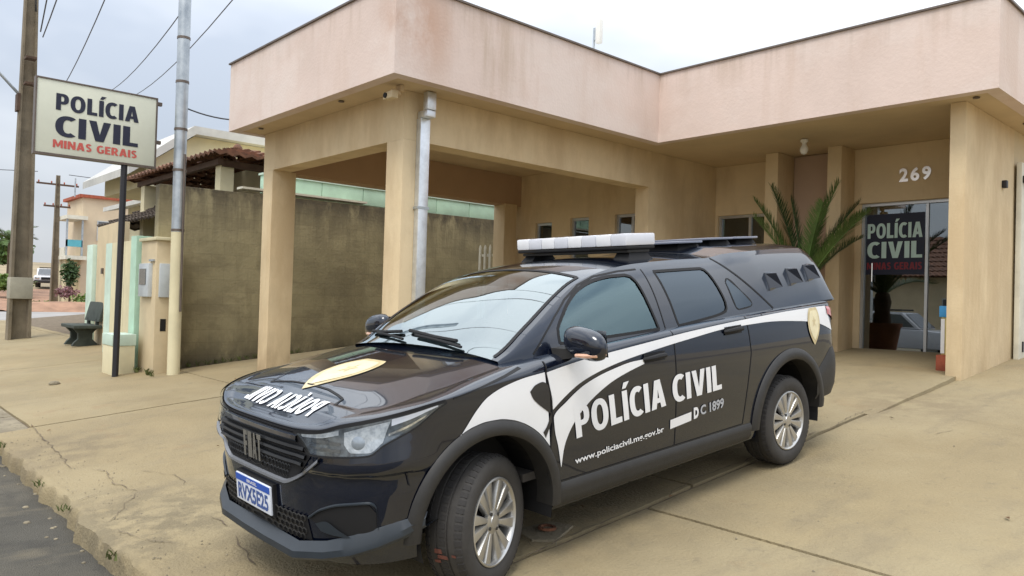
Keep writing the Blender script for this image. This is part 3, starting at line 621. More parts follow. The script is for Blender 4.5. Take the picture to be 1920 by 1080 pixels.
MB().tube([(-21.0, 3.35, 6.1), (-20.95, 2.95, 6.5), (-20.9, 1.9, 7.5)], .035, 8).build('lamp_arm', 'galvanised', up_, 30)
MB().box(-21.14, -20.86, 3.30, 3.36, 5.7, 6.1).build('arm_bracket', 'wood_dark', up_)
dt_pole('distant_utility_pole', -51.5, 10.35, .6, 7.6, .42, .20, 'thin distant utility pole standing on the reddish soil bank', [(7.6, 2.2), (6.3, 1.4)])
def wire(p, q, sag, label, r=.010, n=14):
    p, q = Vector(p), Vector(q); pts = [p.lerp(q, i/n)-Vector((0, 0, 4*sag*(i/n)*(1-i/n))) for i in range(n+1)]
    one('overhead_wire', MB().tube(pts, r, 5, False), 'black_metal', label, 'wire', 'overhead wires')
wire((-20.85, 3.6, 8.1), (6, -1.5, 12.6), .0, 'thick dark overhead wire leaving the top of the left utility pole', .024)
wire((-20.85, 3.71, 7.64), (4, .4, 10.0), .25, 'upper thin overhead wire rising right from the left utility pole', .015)
wire((-20.85, 3.76, 7.52), (4, 1.0, 9.6), .75, 'lower thin overhead wire sagging right from the left utility pole', .013)
wire((-30, 6.1, 8.6), (3, 1.6, 9.6), .9, 'thin overhead wire rising steeply above the police sign', .013)
wire((-40, 10.0, 11.0), (-4, 4.0, 8.6), .9, 'thin overhead wire passing behind the galvanised pole', .014)
wire((-40, 10.6, 10.7), (-4, 4.5, 8.2), 1.0, 'second thin overhead wire just below the one behind the galvanised pole', .013)
wire((-11.56, 3.9, 4.32), (-10.72, 5.2, 4.35), .16, 'short cable sagging from the galvanised pole to the station roof', .011)
wire((-51.5, 9.3, 8.3), (-60, -12, 8.6), .3, 'faint far wire crossing the sky left of the big pole', .02)
wire((-51.5, 10.9, 8.3), (-47, 40, 8.6), .4, 'faint far wire between the distant pole and the sign post', .02)

# ================================================================== neighbouring plot
lw = empty('low_garden_wall', (-12.9, 3.35, ramp(3.3)), 'low cream garden wall with pale mint top behind the black sign post', 'wall')
MB().box(-12.75, -12.22, 3.24, 3.55, ramp(3.2)-.05, .76).build('base', 'cream_light', lw, bevel=.01); MB().box(-12.76, -12.21, 3.23, 3.56, .76, .93).build('top', 'pale_mint', lw, bevel=.01)
gp = empty('mint_gate', (-13.7, 3.8, ramp(3.8)), 'pale mint sheet gate with mint post beside the meter pillar', 'gate')
MB().box(-12.86, -12.58, 3.62, 3.86, ramp(3.6)-.05, 2.44).build('post', 'mint_paint', gp, bevel=.008)
for i in range(6): MB().box(-15.2+i*.39, -15.2+i*.39+.375, 3.86, 3.90, .45, 2.42).build('board', ['pale_mint', 'cream_light', 'cream_light', 'cream_light', 'pale_mint', 'pale_mint'][i], gp)
fw = empty('street_wall', (-17, 4.2, .43), 'plain cream street wall of the neighbouring plot behind the bench', 'wall')
mb = MB(); mb.hexa([(-18.5, 4.52, .3), (-15.25, 4.10, .3), (-15.25, 4.26, .3), (-18.5, 4.68, .3)], [(-18.5, 4.52, 2.94), (-15.25, 4.10, 2.86), (-15.25, 4.26, 2.86), (-18.5, 4.68, 2.94)]); mb.build('panel', 'cream_paint', fw)
MB().box(-19.0, -18.52, 4.44, 4.74, .3, 2.56).build('end_post', 'pale_mint', fw, bevel=.01)
MB().box(-17.4, -17.3, 4.33, 4.38, 1.9, 2.02).build('bell_box', 'metal_flashing', fw)
bn = empty('concrete_bench', (-17.6, 4.0, ramp(3.8)), 'dark green concrete bench with backrest on the pavement by the cream wall', 'bench')
zb = ramp(4.1)
bench_leg = [(-.24, 0), (.24, 0), (.20, .07), (.13, .14), (.13, .26), (.22, .36), (-.22, .36), (-.13, .26), (-.13, .14), (-.20, .07)]
for xx in (-18.05, -17.45): MB().prism([(4.08+p[0], zb+p[1]) for p in bench_leg], 'x', xx, xx+.10).build('leg', 'bench_green', bn)
MB().box(-18.25, -17.15, 3.82, 4.34, zb+.362, zb+.43).build('seat', 'bench_green', bn, bevel=.015); MB().hexa([(-18.25, 4.26, zb+.50), (-17.15, 4.26, zb+.50), (-17.15, 4.33, zb+.50), (-18.25, 4.33, zb+.50)], [(-18.25, 4.36, zb+.90), (-17.15, 4.36, zb+.90), (-17.15, 4.43, zb+.90), (-18.25, 4.43, zb+.90)]).build('backrest', 'bench_green', bn, bevel=.015)
for xx in (-18.05, -17.4): MB().box(xx, xx+.07, 4.26, 4.32, zb+.43, zb+.56).build('back_support', 'bench_green', bn)

def hip_roof(x0, x1, y0, y1, ze, apex, m, name, parent, rows=7, th=.07):
    """pyramid/hip roof of stepped tile courses: one piece per course and slope"""
    ax0, ax1, ay, az = apex
    E = [(x0, y0, ze), (x1, y0, ze), (x1, y1, ze), (x0, y1, ze)]; T = [(ax0, ay, az), (ax1, ay, az), (ax1, ay, az), (ax0, ay, az)]
    E = [Vector(p) for p in E]; T = [Vector(p) for p in T]; mb = MB()
    for k in range(4):
        a, b = E[k], E[(k+1) % 4]; c, d = T[(k+1) % 4], T[k]; nrm = (b-a).cross(d-a).normalized()
        if nrm.z < 0: nrm = -nrm
        for r in range(rows):
            u0, u1 = r/rows, (r+1.25)/rows; u1 = min(u1, 1)
            p = [a.lerp(d, u0), b.lerp(c, u0), b.lerp(c, u1), a.lerp(d, u1)]
            n = max(2, int((p[1]-p[0]).length/.11)); lo, hi = [], []
            for i in range(n+1):
                f = i/n; wv = .022*(math.cos(i*math.pi) if i % 2 == 0 else -1)
                lo.append(p[0].lerp(p[1], f)+nrm*(th+wv)); hi.append(p[3].lerp(p[2], f)+nrm*(.015+wv))
            mb.grid([lo, hi]); mb.grid([[q-nrm*.05 for q in lo], lo])
    return mb.build(name, m, parent)
nh = empty('veranda_house', (-16, 7, .5), 'neighbouring cream house with terracotta veranda roof and pale gable', 'house')
rf = hip_roof(-18.3, -13.1, 4.95, 8.4, 3.98, (-15.9, -15.4, 6.35, 4.52), 'terracotta', 'roof', nh); rf['kind'] = 'stuff'
MB().lathe([(0, 4.50), (.09, 4.50), (.10, 4.60), (.05, 4.67), (0, 4.69)], 10, 'z', (-15.5, 6.35, 0)).build('finial', 'terracotta', rf, 40)
MB().box(-18.0, -13.4, 5.15, 5.25, 3.86, 3.96).build('eave_beam', 'wood_dark', nh); MB().box(-13.55, -13.42, 5.25, 8.2, 3.84, 3.95).build('eave_beam', 'wood_dark', nh)
for x, y in ((-17.7, 5.3), (-13.6, 5.35), (-13.6, 6.3), (-13.6, 8.0)): MB().box(x-.12, x+.12, y-.12, y+.12, .4, 3.86).build('post', 'cream_light', nh)
MB().box(-20, -14.4, 6.9, 13, .4, 4.3).build('wall', 'cream_light', nh)
# white-trimmed gable behind
mb = MB(); mb.prism([(5.5, 4.50), (6.55, 5.30), (12.8, 5.30), (12.8, 4.0), (5.5, 4.0)], 'x', -22, -18.6); mb.build('gable', 'cream_light', nh)
mb = MB(); mb.prism([(5.05, 4.36), (6.45, 5.50), (13.0, 5.48), (13.0, 5.30), (6.50, 5.31), (5.05, 4.18)], 'x', -22.3, -18.3); mb.build('gable_trim', 'roof_white', nh)
c2 = empty('tile_canopy', (-20.5, 5.4, .5), 'dark tiled gate canopy behind the cream street wall', 'canopy')
rf2 = hip_roof(-19.6, -15.4, 4.80, 6.6, 3.0, (-17.8, -17.2, 5.55, 3.45), 'dark_tile', 'roof', c2, 5); rf2['kind'] = 'stuff'
for x in (-18.9, -15.8): MB().box(x-.1, x+.1, 5.0, 5.2, .3, 2.98).build('post', 'cream_light', c2)
MB().box(-19.2, -15.6, 6.3, 6.45, .3, 2.97).build('wall', 'cream_light', c2)
h2 = empty('grey_roof_house', (-30, 9, .5), 'pale low house with light grey roof behind the tiled canopy', 'house')
MB().box(-26, -21, 7.2, 14, .3, 4.2).build('wall', 'cream_light', h2); mb = MB().prism([(6.6, 4.15), (9.4, 4.8), (14.5, 4.2), (14.5, 4.06), (9.4, 4.64), (6.6, 4.02)], 'x', -26.5, -20.6); mb.build('roof', 'roof_white', h2)

# ================================================================== far end of the street
ap = empty('apartment_house', (-55, 14, .8), 'distant two-storey peach house with balconies and teal glass', 'building')
MB().box(-54, -50.2, 11.42, 20, .5, 6.9).build('wall', 'peach_wall', ap); MB().box(-54.2, -50.0, 11.2, 20.2, 6.9, 7.08).build('roof', 'brick_red', ap)
MB().box(-52.2, -50.6, 10.7, 11.42, .5, 3.2).build('ground_floor', 'cream_light', ap)
for z in (3.2, 5.55): MB().box(-52.2, -49.7, 10.5, 11.6, z, z+.22).build('balcony_slab', 'white_slab', ap)
MB().box(-50.0, -49.9, 10.55, 11.4, 3.95, 4.35).build('balcony_glass', 'far_teal', ap)
for y in (10.55, 11.35): MB().box(-50.05, -49.9, y, y+.08, 3.42, 5.55).build('balcony_post', 'galvanised', ap)
MB().box(-52.2, -50.2, 10.52, 10.6, 3.42, 3.9).build('balcony_parapet', 'white_slab', ap)
for y in (12.2, 14.0): 
    f = MB().box(-50.2, -50.12, y, y+1.0, 4.4, 5.6).build('window', 'frame_silver', ap); MB().box(-50.119, -50.10, y+.06, y+.94, 4.46, 5.54).build('pane', 'lamp_dark', f)
MB().tube([(-50.3, 11.0, 6.9), (-50.3, 11.0, 8.0)], .04, 6).build('aerial', 'galvanised', ap)

def leaf_cloud(mb, c, r, n, s, seed=0):
    rnd = random.Random(seed)
    for _ in range(n):
        while True:
            d = Vector((rnd.uniform(-1, 1), rnd.uniform(-1, 1), rnd.uniform(-1, 1)))
            if .25 < d.length < 1: break
        d *= .55+.45*rnd.random()
        p = Vector(c)+Vector((d.x*r[0], d.y*r[1], d.z*r[2]))
        a = Vector((rnd.uniform(-1, 1), rnd.uniform(-1, 1), rnd.uniform(-.6, .8))).normalized(); b = a.cross(Vector((rnd.uniform(-1, 1), rnd.uniform(-1, 1), rnd.uniform(-1, 1)))).normalized()
        q = s*rnd.uniform(.6, 1.3)
        mb.add([p-a*q, p+b*q*.45, p+a*q, p-b*q*.45], [(0, 1, 2, 3)])
def tree(name, x, y, z0, h, blobs, label, leaf='leaf_mid', cat='tree', trunk=.14, n=500, s=.28, seed=1, tr=True):
    r = empty(name, (x, y, z0), label, cat)
    if tr: MB().tube([(x, y, z0-.1), (x+.1, y, z0+h*.3), (x, y+.1, z0+h*.65)], [trunk, trunk*.7, trunk*.35], 8).build('trunk', 'trunk_brown', r, 40)
    mb = MB()
    for i, (dx, dy, dz, rx, ry, rz) in enumerate(blobs): leaf_cloud(mb, (x+dx, y+dy, z0+dz), (rx, ry, rz), n, s, seed*31+i)
    mb.build('crown', leaf, r); return r
def palm(name, x, y, z0, h, nf, L_, label, leaf='leaf_mid', cat='tree', seed=3):
    rnd = random.Random(seed); r = empty(name, (x, y, z0), label, cat)
    MB().tube([(x, y, z0-.1), (x, y, z0+h)], [.16, .11], 8).build('trunk', 'trunk_brown', r, 40)
    for i in range(nf):
        a = 2*math.pi*i/nf+rnd.uniform(-.2, .2); el = rnd.uniform(.2, 1.1); frond(r, Vector((x, y, z0+h)), a, el, L_*rnd.uniform(.8, 1.1), 1.0, leaf, .5, 26)
    return r
def frond(parent, base, az, el, Ln, droop, m, leaflet, n=30, tipw=.3):
    """one feather frond: curved rachis and thin leaflets on both sides"""
    mb = MB(); h = Vector((math.cos(az), math.sin(az), 0)); pts = []
    p = Vector(base); e = el
    for i in range(n+1):
        pts.append(p.copy()); d = h*math.cos(e)+Vector((0, 0, 1))*math.sin(e); p = p+d*(Ln/n); e -= droop/n
    mb.tube(pts, [.014*(1-.75*i/n) for i in range(n+1)], 5)
    side0 = h.cross(Vector((0, 0, 1)))
    for i in range(2, n+1):
        t = (pts[i]-pts[i-1]).normalized(); nrm = side0.cross(t).normalized()
        w = leaflet*min(1, .35+2.4*i/n)*(1 if i < .75*n else 1-.55*(i/n-.75)/.25)
        for sgn in (-1, 1):
            for k in (0, .33, .66):
                q = pts[i-1].lerp(pts[i], k); dd = (side0*sgn*random.uniform(.55, .72)+t*.80+nrm*random.uniform(.05, .35)).normalized()
                tip = q+dd*w*random.uniform(.85, 1.1); wd = t*(Ln/n*.20)
                mb.add([q-wd, q+wd, q.lerp(tip, .55)+wd*1.1, tip, q.lerp(tip, .55)-wd*1.1], [(0, 1, 2, 3, 4)])
    return mb.build('frond', m, parent)
tree('street_tree', -66, 10.5, 2.0, 3.6, [(0, -.2, 2.3, 1.6, 1.7, 1.2), (.3, -1.2, 1.7, 1.3, 1.4, 1.0)], 'round dark green tree at the far left beside the road', 'leaf_mid', n=420, s=.30, seed=5)
palm('palm_tree', -62, 9.7, 1.6, 3.0, 13, 2.1, 'slim palm behind the round tree at the far left', 'leaf_mid')
tree('roadside_bush', -60, 9.2, 1.25, 1.0, [(0, 0, .5, 1.6, 1.9, .7)], 'low lime green bush at the far left edge below the tree', 'leaf_lime', 'bush', n=500, s=.22, seed=8, tr=False)
tree('clipped_shrub', -49.3, 10.7, .85, 1.8, [(0, 0, 1.55, .5, .55, .95)], 'upright dark green shrub in front of the distant peach house', 'leaf_dark', 'shrub', n=700, s=.12, seed=9, tr=True, trunk=.06)
tree('flowering_shrub', -48.8, 10.6, .75, .9, [(0, -.2, .55, .55, .7, .40)], 'low pink flowering shrub below the upright green shrub', 'flower_pink', 'shrub', n=360, s=.10, seed=10, tr=False)
tree('bank_shrub', -46.6, 10.9, .55, .8, [(0, 0, .35, .45, .9, .42)], 'small yellow green shrub on the soil bank', 'leaf_lime', 'shrub', n=300, s=.12, seed=11, tr=False)
tree('bank_weeds', -46.4, 8.9, .5, .4, [(0, 0, .15, .5, 1.0, .22)], 'ragged weeds on the soil bank beside the distant pole', 'leaf_lime', 'weeds', n=160, s=.11, seed=12, tr=False)
def far_pickup(name, loc, rz, label, mt):
    r = empty(name, loc, label, 'vehicle'); r.rotation_euler.z = rz; ORG[r.name] = Vector((0, 0, 0))
    b = MB().prism([(-2.2, .35), (2.15, .35), (2.25, .6), (2.15, .88), (1.1, .98), (-.2, 1.0), (-2.2, 1.0)], 'y', -.86, .86).build('body', mt, r, bevel=.05)
    MB().prism([(1.05, 1.0), (.45, 1.55), (-.55, 1.58), (-.75, 1.0)], 'y', -.74, .74).build('cabin', mt, r, bevel=.04)
    MB().add([(1.03, -.66, 1.05), (1.03, .66, 1.05), (.52, .60, 1.52), (.52, -.60, 1.52)], [(0, 1, 2, 3)]).build('windscreen', 'lamp_dark', r)
    for s_ in (-1, 1): MB().add([(.85, s_*.748, 1.06), (.42, s_*.748, 1.48), (-.5, s_*.748, 1.50), (-.66, s_*.748, 1.06)], [(0, 1, 2, 3)]).build('side_window', 'lamp_dark', r)
    MB().box(2.24, 2.30, -.8, .8, .36, .58).build('bumper', 'car_plastic', r, bevel=.02); MB().box(2.2, 2.27, -.35, .35, .62, .82).build('grille', 'grille_black', r)
    for s_ in (-1, 1): MB().box(2.18, 2.262, s_*.62-.16, s_*.62+.16, .66, .82).build('headlight', 'reflector', r, bevel=.02)
    for x_ in (1.4, -1.35):
        for s_ in (-1, 1):
            w = MB().lathe([(.20, s_*.78), (.30, s_*.77), (.33, s_*.74), (.33, s_*.60), (.30, s_*.58)], 20, 'y', (x_, 0, .33)).build('wheel', 'rubber', r, 40); MB().lathe([(0, s_*.775), (.19, s_*.78), (.205, s_*.76)], 16, 'y', (x_, 0, .33)).build('rim', 'rim_silver', w)
    MB().box(-.45, .35, -.6, .6, 1.60, 1.66).build('roof_rack', 'car_plastic', r)
    return r
far_pickup('parked_car', (-72, 14.0, float(zt(-72))+.02), R_(-14), 'distant white car with dark roof load facing down the street', 'far_car_white')
# across the street (seen only mirrored in the glass door)
oh = empty('opposite_house', (-16, -16, 0), 'house with red tiled roof across the street, mirrored in the glass door', 'house')
MB().box(-24, -9, -22, -13.5, 0, 3.1).build('wall', 'cream_paint', oh); rr = hip_roof(-24.6, -8.4, -22.6, -12.9, 3.1, (-20, -13, -17.5, 5.2), 'terracotta', 'roof', oh, 9); rr['kind'] = 'stuff'
for x in (-21, -15, -11.5): 
    f = MB().box(x, x+1.2, -13.5, -13.42, 1.1, 2.2).build('window', 'frame_silver', oh); MB().box(x+.05, x+1.15, -13.419, -13.40, 1.15, 2.15).build('pane', 'lamp_dark', f)
far_pickup('parked_pickup', (-10.5, -5.9, .01), 0.0, 'white pickup parked across the street, mirrored in the glass door', 'far_car_white')

# ================================================================== cycad in a pot by the entrance
cy = empty('cycad_palm', (-4.85, 9.72, .935), 'sago palm with stiff feather fronds in a clay pot by the entrance', 'plant')
MB().lathe([(0, .94), (.20, .94), (.27, 1.36), (.29, 1.36), (.29, 1.42), (.25, 1.42), (.24, 1.36), (0, 1.36)], 24, 'z', (-4.85, 9.72, 0)).build('pot', 'pot_clay', cy, 40)
MB().lathe([(.10, 1.34), (.13, 1.45), (.11, 1.6), (.13, 1.75), (.10, 1.88), (0, 1.93)], 14, 'z', (-4.85, 9.72, 0)).build('trunk', 'trunk_brown', cy, 60)
cb = Vector((-4.85, 9.72, 1.84))
for az, el, Ln, dr2, mm in ((R_(178), 1.36, 1.55, .25, 'leaf_dark'), (R_(215), 1.50, 1.25, .15, 'leaf_dark'), (R_(5), 1.42, 1.50, .30, 'leaf_mid'), (R_(-18), .98, 1.45, .45, 'leaf_mid'), (R_(-40), 1.30, 1.25, .35, 'leaf_mid'),
                           (R_(60), 1.0, 1.2, .6, 'leaf_dark'), (R_(110), .9, 1.2, .6, 'leaf_dark'), (R_(150), .75, 1.2, .7, 'leaf_dark'), (R_(250), .8, 1.2, .7, 'leaf_mid'), (R_(290), .6, 1.15, .8, 'leaf_mid'), (R_(200), .55, 1.2, .9, 'leaf_dark'), (R_(190), 1.22, 1.45, .3, 'leaf_mid'), (R_(20), 1.25, 1.35, .4, 'leaf_dark'), (R_(230), 1.15, 1.2, .4, 'leaf_mid'), (R_(-8), 1.12, 1.3, .5, 'leaf_mid')):
    frond(cy, cb, az, el, Ln, dr2, mm, .25, 52)

# ================================================================== weeds, grit and fallen leaves
def tufts(name, pts, label, hgt=.10, n=14, seed=1):
    rnd = random.Random(seed); mb = MB()
    for x, y, z in pts:
        for _ in range(n):
            a = rnd.uniform(0, 2*math.pi); l = hgt*rnd.uniform(.5, 1.3); w = .006*rnd.uniform(.7, 1.4); lean = rnd.uniform(.1, .8); bx, by = x+rnd.gauss(0, .03), y+rnd.gauss(0, .02)
            d = Vector((math.cos(a)*lean, math.sin(a)*lean, 1)).normalized(); sd3 = Vector((-math.sin(a), math.cos(a), 0))*w; p0 = Vector((bx, by, z)); p1 = p0+d*l*.6; p2 = p1+(d+Vector((math.cos(a), math.sin(a), -.5))*.5)*l*.4
            mb.add([p0-sd3, p0+sd3, p1+sd3*.8, p2, p1-sd3*.8], [(0, 1, 2, 3, 4)])
    o = mb.build(name, 'weed_green', None); return props(o, label, 'weeds', kind='stuff')
rg = random.Random(21)
tufts('weeds', [(-12.06, y, ramp(y)) for y in np.arange(4.3, 6.2, .13)]+[(-12.4+rg.uniform(0, 1.1), 3.62-rg.random()*.06, ramp(3.6)) for _ in range(7)], 'sparse weeds growing along the foot of the stained wall and meter pillar', .09, 8, 2)
tufts('kerb_weeds', [(x, 1.30+rg.uniform(-.05, .03), .12) for x in (-8.3, -6.55, -5.75, -4.6)], 'small dry weeds growing out of the broken driveway edge', .055, 9, 3)
mb = MB()
for _ in range(420):      # grit swept against edges and over the slabs
    k = rg.random(); x = rg.uniform(-14, -.5) if k < .5 else rg.uniform(-9, -3); y = rg.uniform(1.5, 7) if k < .5 else 1.36+abs(rg.gauss(0, .25)); r_ = rg.uniform(.003, .009)
    q = [(x+r_*math.cos(t_)*rg.uniform(.7, 1.2), y+r_*math.sin(t_)*rg.uniform(.7, 1.2), ramp(y)+.001) for t_ in (0, 1.6, 3.1, 4.7)]; mb.add(q+[(x, y, ramp(y)+r_*.9)], [(0, 1, 4), (1, 2, 4), (2, 3, 4), (3, 0, 4)])
props(mb.build('grit', 'concrete_worn', None), 'loose grit scattered over the concrete driveway', 'grit', kind='stuff')
mb = MB()
for _ in range(46):
    x, y = (rg.uniform(-11.9, -9), rg.uniform(4.2, 7)) if rg.random() < .35 else (rg.uniform(-9, -1), rg.uniform(1.5, 8.6)); a = rg.uniform(0, 6.28); l = rg.uniform(.015, .035); z = ramp(y)+.012
    ca, sa = math.cos(a), math.sin(a); mb.add([(x-ca*l, y-sa*l, z), (x+sa*l*.4, y-ca*l*.4, z+.006), (x+ca*l, y+sa*l, z+.004), (x-sa*l*.4, y+ca*l*.4, z+.010)], [(0, 1, 2, 3)])
props(mb.build('fallen_leaves', 'dry_leaf', None), 'a few dry brown leaves scattered on the driveway', 'leaves', kind='stuff')

# ================================================================== police pickup
# car space: u rearwards from the front axle, v to the visible (left) side, w above ground; local axes are (v, u, w)
truck = empty('police_pickup_truck', (-3.5295315, 2.4218043, .2481181), 'black and white police pickup truck with canopy and roof light bar parked on the driveway', 'pickup truck')
ORG[truck.name] = Vector((0, 0, 0))
cb_, cl_, cu_ = Vector((.0241709, .9951353, .0955064)), Vector((.9997052, -.0242819, 0)), Vector((-.0023191, -.0954782, .9954288))
truck.rotation_euler = Matrix(((cl_.x, cb_.x, cu_.x), (cl_.y, cb_.y, cu_.y), (cl_.z, cb_.z, cu_.z))).to_euler()
def cb(name, mb, m, parent=truck, **k):     # mb holds (u,v,w) points
    q = MB(); q.v = [(v, u, w) for u, v, w in mb.v]; q.f = [f[::-1] for f in mb.f]; return q.build(name, m, parent, **k)
C_F, N_F, C_R, N_R = -.20, 3.3, 3.22, 3.4
Tf = pch([-.80, -.75, -.707, -.664, -.5, -.366, -.2, 0, .2, .4, .8, 1.2, 2.1, 3.4, 3.7], [.849, .851, .864, .892, .928, .948, .968, 1.0, 1.028, 1.050, 1.070, 1.085, 1.108, 1.115, 1.112])
Sf = pch([-.80, -.75, -.707, -.664, -.5, -.366, -.2, .1, .37, .7, 1.2, 2.4, 3.2, 3.7], [.836, .837, .849, .878, .914, .933, .949, .975, .992, 1.012, 1.045, 1.085, 1.09, 1.085])   # shoulder
Vt = pch([-.8, .2, .4, .7, 1.2, 2.4, 3.4, 3.7], [.742, .745, .765, .790, .800, .800, .790, .785])
Bf = pch([.20, .30, .38, .46, .60, .72, .84, .95, 1.05, 1.10], [.800, .830, .843, .850, .860, .866, .868, .864, .856, .850])
UF = pch([.20, .28, .36, .48, .56, .62, .72, .80, .86, .95], [-.70, -.745, -.755, -.765, -.766, -.762, -.752, -.748, -.745, -.72])
UR = pch([.30, .45, .60, .70, .9, 1.12], [3.52, 3.60, 3.63, 3.60, 3.575, 3.56])
WB = pch([-.9, -.5, .3, 2.9, 3.15, 3.7], [.26, .27, .27, .27, .40, .42])
def bump(w, deg):      # bumper swells under the lamp, then tucks under in a sharp edge
    g = np.clip((np.abs(deg)-17)/10, 0, 1)*np.clip((88-np.abs(deg))/14, 0, 1); return g*np.interp(w, [.38, .58, .652, .672, .705, .78, .84], [0, -.008, -.016, .020, .022, .009, 0])
def prof(u, k):      # k in 0..1 below shoulder, 1..2 roll-in ; returns v,w
    wS, T, wb = Sf(u), Tf(u), WB(u)
    w1 = wb+(wS-wb)*np.minimum(k, 1); th = np.clip(k-1, 0, 1)*np.pi/2; Bs = Bf(wS)
    w = np.where(k <= 1, w1, wS+(T-wS)*np.sin(th)); v = np.where(k <= 1, Bf(w1), Vt(u)+(Bs-Vt(u))*np.cos(th))
    return v, w
def plan(kind, p, k):
    """point of the body skin: kind F (p = angle 0..90 deg), S (p = u), R (p = angle)"""
    if kind == 'S':
        v, w = prof(p, k); return p+0*v, v, w
    if kind == 'F':
        c, s = np.cos(p)**(2/N_F), np.sin(p)**(2/N_F); ur = C_F-.55*c; v0, w = prof(ur, k)
        vC, _ = prof(np.full_like(ur, C_F), k); ins = np.maximum(0, Bf(Sf(ur))-v0)*.20
        a = C_F-UF(w)-ins*(k > 1); bp = bump(w, np.degrees(p)); nn = np.hypot(c, s); return C_F-a*c-bp*c/nn, vC*s+bp*s/nn, w
    c, s = np.cos(p)**(2/N_R), np.sin(p)**(2/N_R); ur = C_R+.33*s; v0, w = prof(ur, k); a = UR(w)-C_R; return C_R+a*s, v0*c, w
def flank(u, w, off=0.0):
    """left-flank v at (u, w)"""
    u = np.asarray(u, float); w = np.asarray(w, float); wS, T = Sf(u), Tf(u)
    th = np.arcsin(np.clip((w-wS)/np.maximum(T-wS, 1e-4), 0, 1)); Bs = Bf(wS)
    v = np.where(w <= wS, Bf(w), Vt(u)+(Bs-Vt(u))*np.cos(th))
    a = C_F-UF(w); q = np.clip((C_F-u)/a, 0, .999); v = v*(1-q**N_F)**(1/N_F)
    r = np.clip((u-C_R)/(UR(w)-C_R), 0, .999); v = v*(1-r**N_R)**(1/N_R)
    return v+off
def front(v, w, off=0.0):
    a = C_F-UF(w); b = Bf(np.minimum(w, Sf(-.6))); q = np.clip(np.abs(v)/b, 0, .999)
    return C_F-(a+off)*(1-q**N_F)**(1/N_F)
def fpt(ang, w, off=0.0):      # front wrap point by plan angle in degrees (sign = side)
    sg = -1 if ang < 0 else 1; p = R_(abs(ang)); c, s = max(math.cos(p), 0)**(2/N_F), math.sin(p)**(2/N_F)
    a = C_F-float(UF(w))+off; b = float(Bf(w))+off; bp = float(bump(w, ang))/math.hypot(c, s); return (C_F-a*c-bp*c, sg*(b*s+bp*s), w)
WC = .34
def arch_d(u, w, uc, r):
    return np.where(w < WC, np.abs(u-uc), np.hypot(u-uc, w-WC))-r
ARCH = [(0.0, .400), (2.737, .415)]
us = sorted(set(np.round(np.concatenate([np.arange(C_F, .385, .0195), np.linspace(.385, 1.42, 50), np.linspace(1.42, 2.20, 38), np.linspace(2.20, C_R, 50)]), 4)))
ks = np.concatenate([np.linspace(0, 1, 42), np.linspace(1, 2, 11)[1:]])
cols_ = [('F', R_(a)) for a in np.linspace(0, 90, 44)[:-1]]+[('S', float(x)) for x in us]+[('R', R_(a)) for a in np.linspace(0, 90, 22)[1:]]
PU = np.zeros((len(cols_), len(ks), 3))
for i, (kd, p) in enumerate(cols_):
    a, b, c = plan(kd, np.full(len(ks), p), ks); PU[i, :, 0] = a; PU[i, :, 1] = b; PU[i, :, 2] = c
inside = np.zeros(PU.shape[:2], bool)
for uc, r in ARCH: inside |= (arch_d(PU[..., 0], PU[..., 2], uc, r) < 0) & (PU[..., 1] > .4)
groups = {}
def put(g, quad):
    groups.setdefault(g, []).append(quad)
nc, nr = inside.shape
for i in range(nc-1):
    for j in range(nr-1):
        q = [(i, j), (i+1, j), (i+1, j+1), (i, j+1)]
        if all(inside[a] for a in q): continue
        uc_ = np.mean([PU[a][0] for a in q]); wc_ = np.mean([PU[a][2] for a in q])
        kd = cols_[i][0]
        if kd == 'S' and .385 < uc_ < 1.42 and wc_ > .37: g = 'front_door'
        elif kd == 'S' and 1.42 < uc_ < 2.20 and wc_ > .37: g = 'rear_door'
        elif j >= 41 and uc_ < .315: g = 'roll'
        elif (kd == 'F' and wc_ < .80) or (kd == 'S' and uc_ < -.15 and wc_ < .60): g = 'front_bumper'
        elif kd == 'R' and cols_[i][1] > R_(40) and wc_ > .72: g = 'tailgate'
        else: g = 'body'
        put(g, q)
Q = PU.copy()
for i, j in zip(*np.where(inside)):
    u_, v_, w_ = PU[i, j]
    for uc, r in ARCH:
        if arch_d(u_, w_, uc, r) < 0:
            if w_ < WC: u2, w2 = uc+math.copysign(r, u_-uc), w_
            else:
                d = math.hypot(u_-uc, w_-WC) or 1e-6; u2, w2 = uc+(u_-uc)/d*r, WC+(w_-WC)/d*r
            Q[i, j] = (u2, float(flank(u2, w2)), w2)
def emit(g, sides=(1, -1), merge=True):
    out = []
    for s in sides:
        mb = MB(); idx = {}
        for quad in groups[g]:
            f = []
            for a in quad:
                if a not in idx: idx[a] = len(mb.v); p = Q[a]; mb.v.append((p[0], p[1]*s, p[2]))
                f.append(idx[a])
            mb.f.append(tuple(f) if s > 0 else tuple(f[::-1]))
        out.append(mb)
    if merge:
        m = MB()
        for b_ in out: m.add(b_.v, b_.f)
        return m
    return out
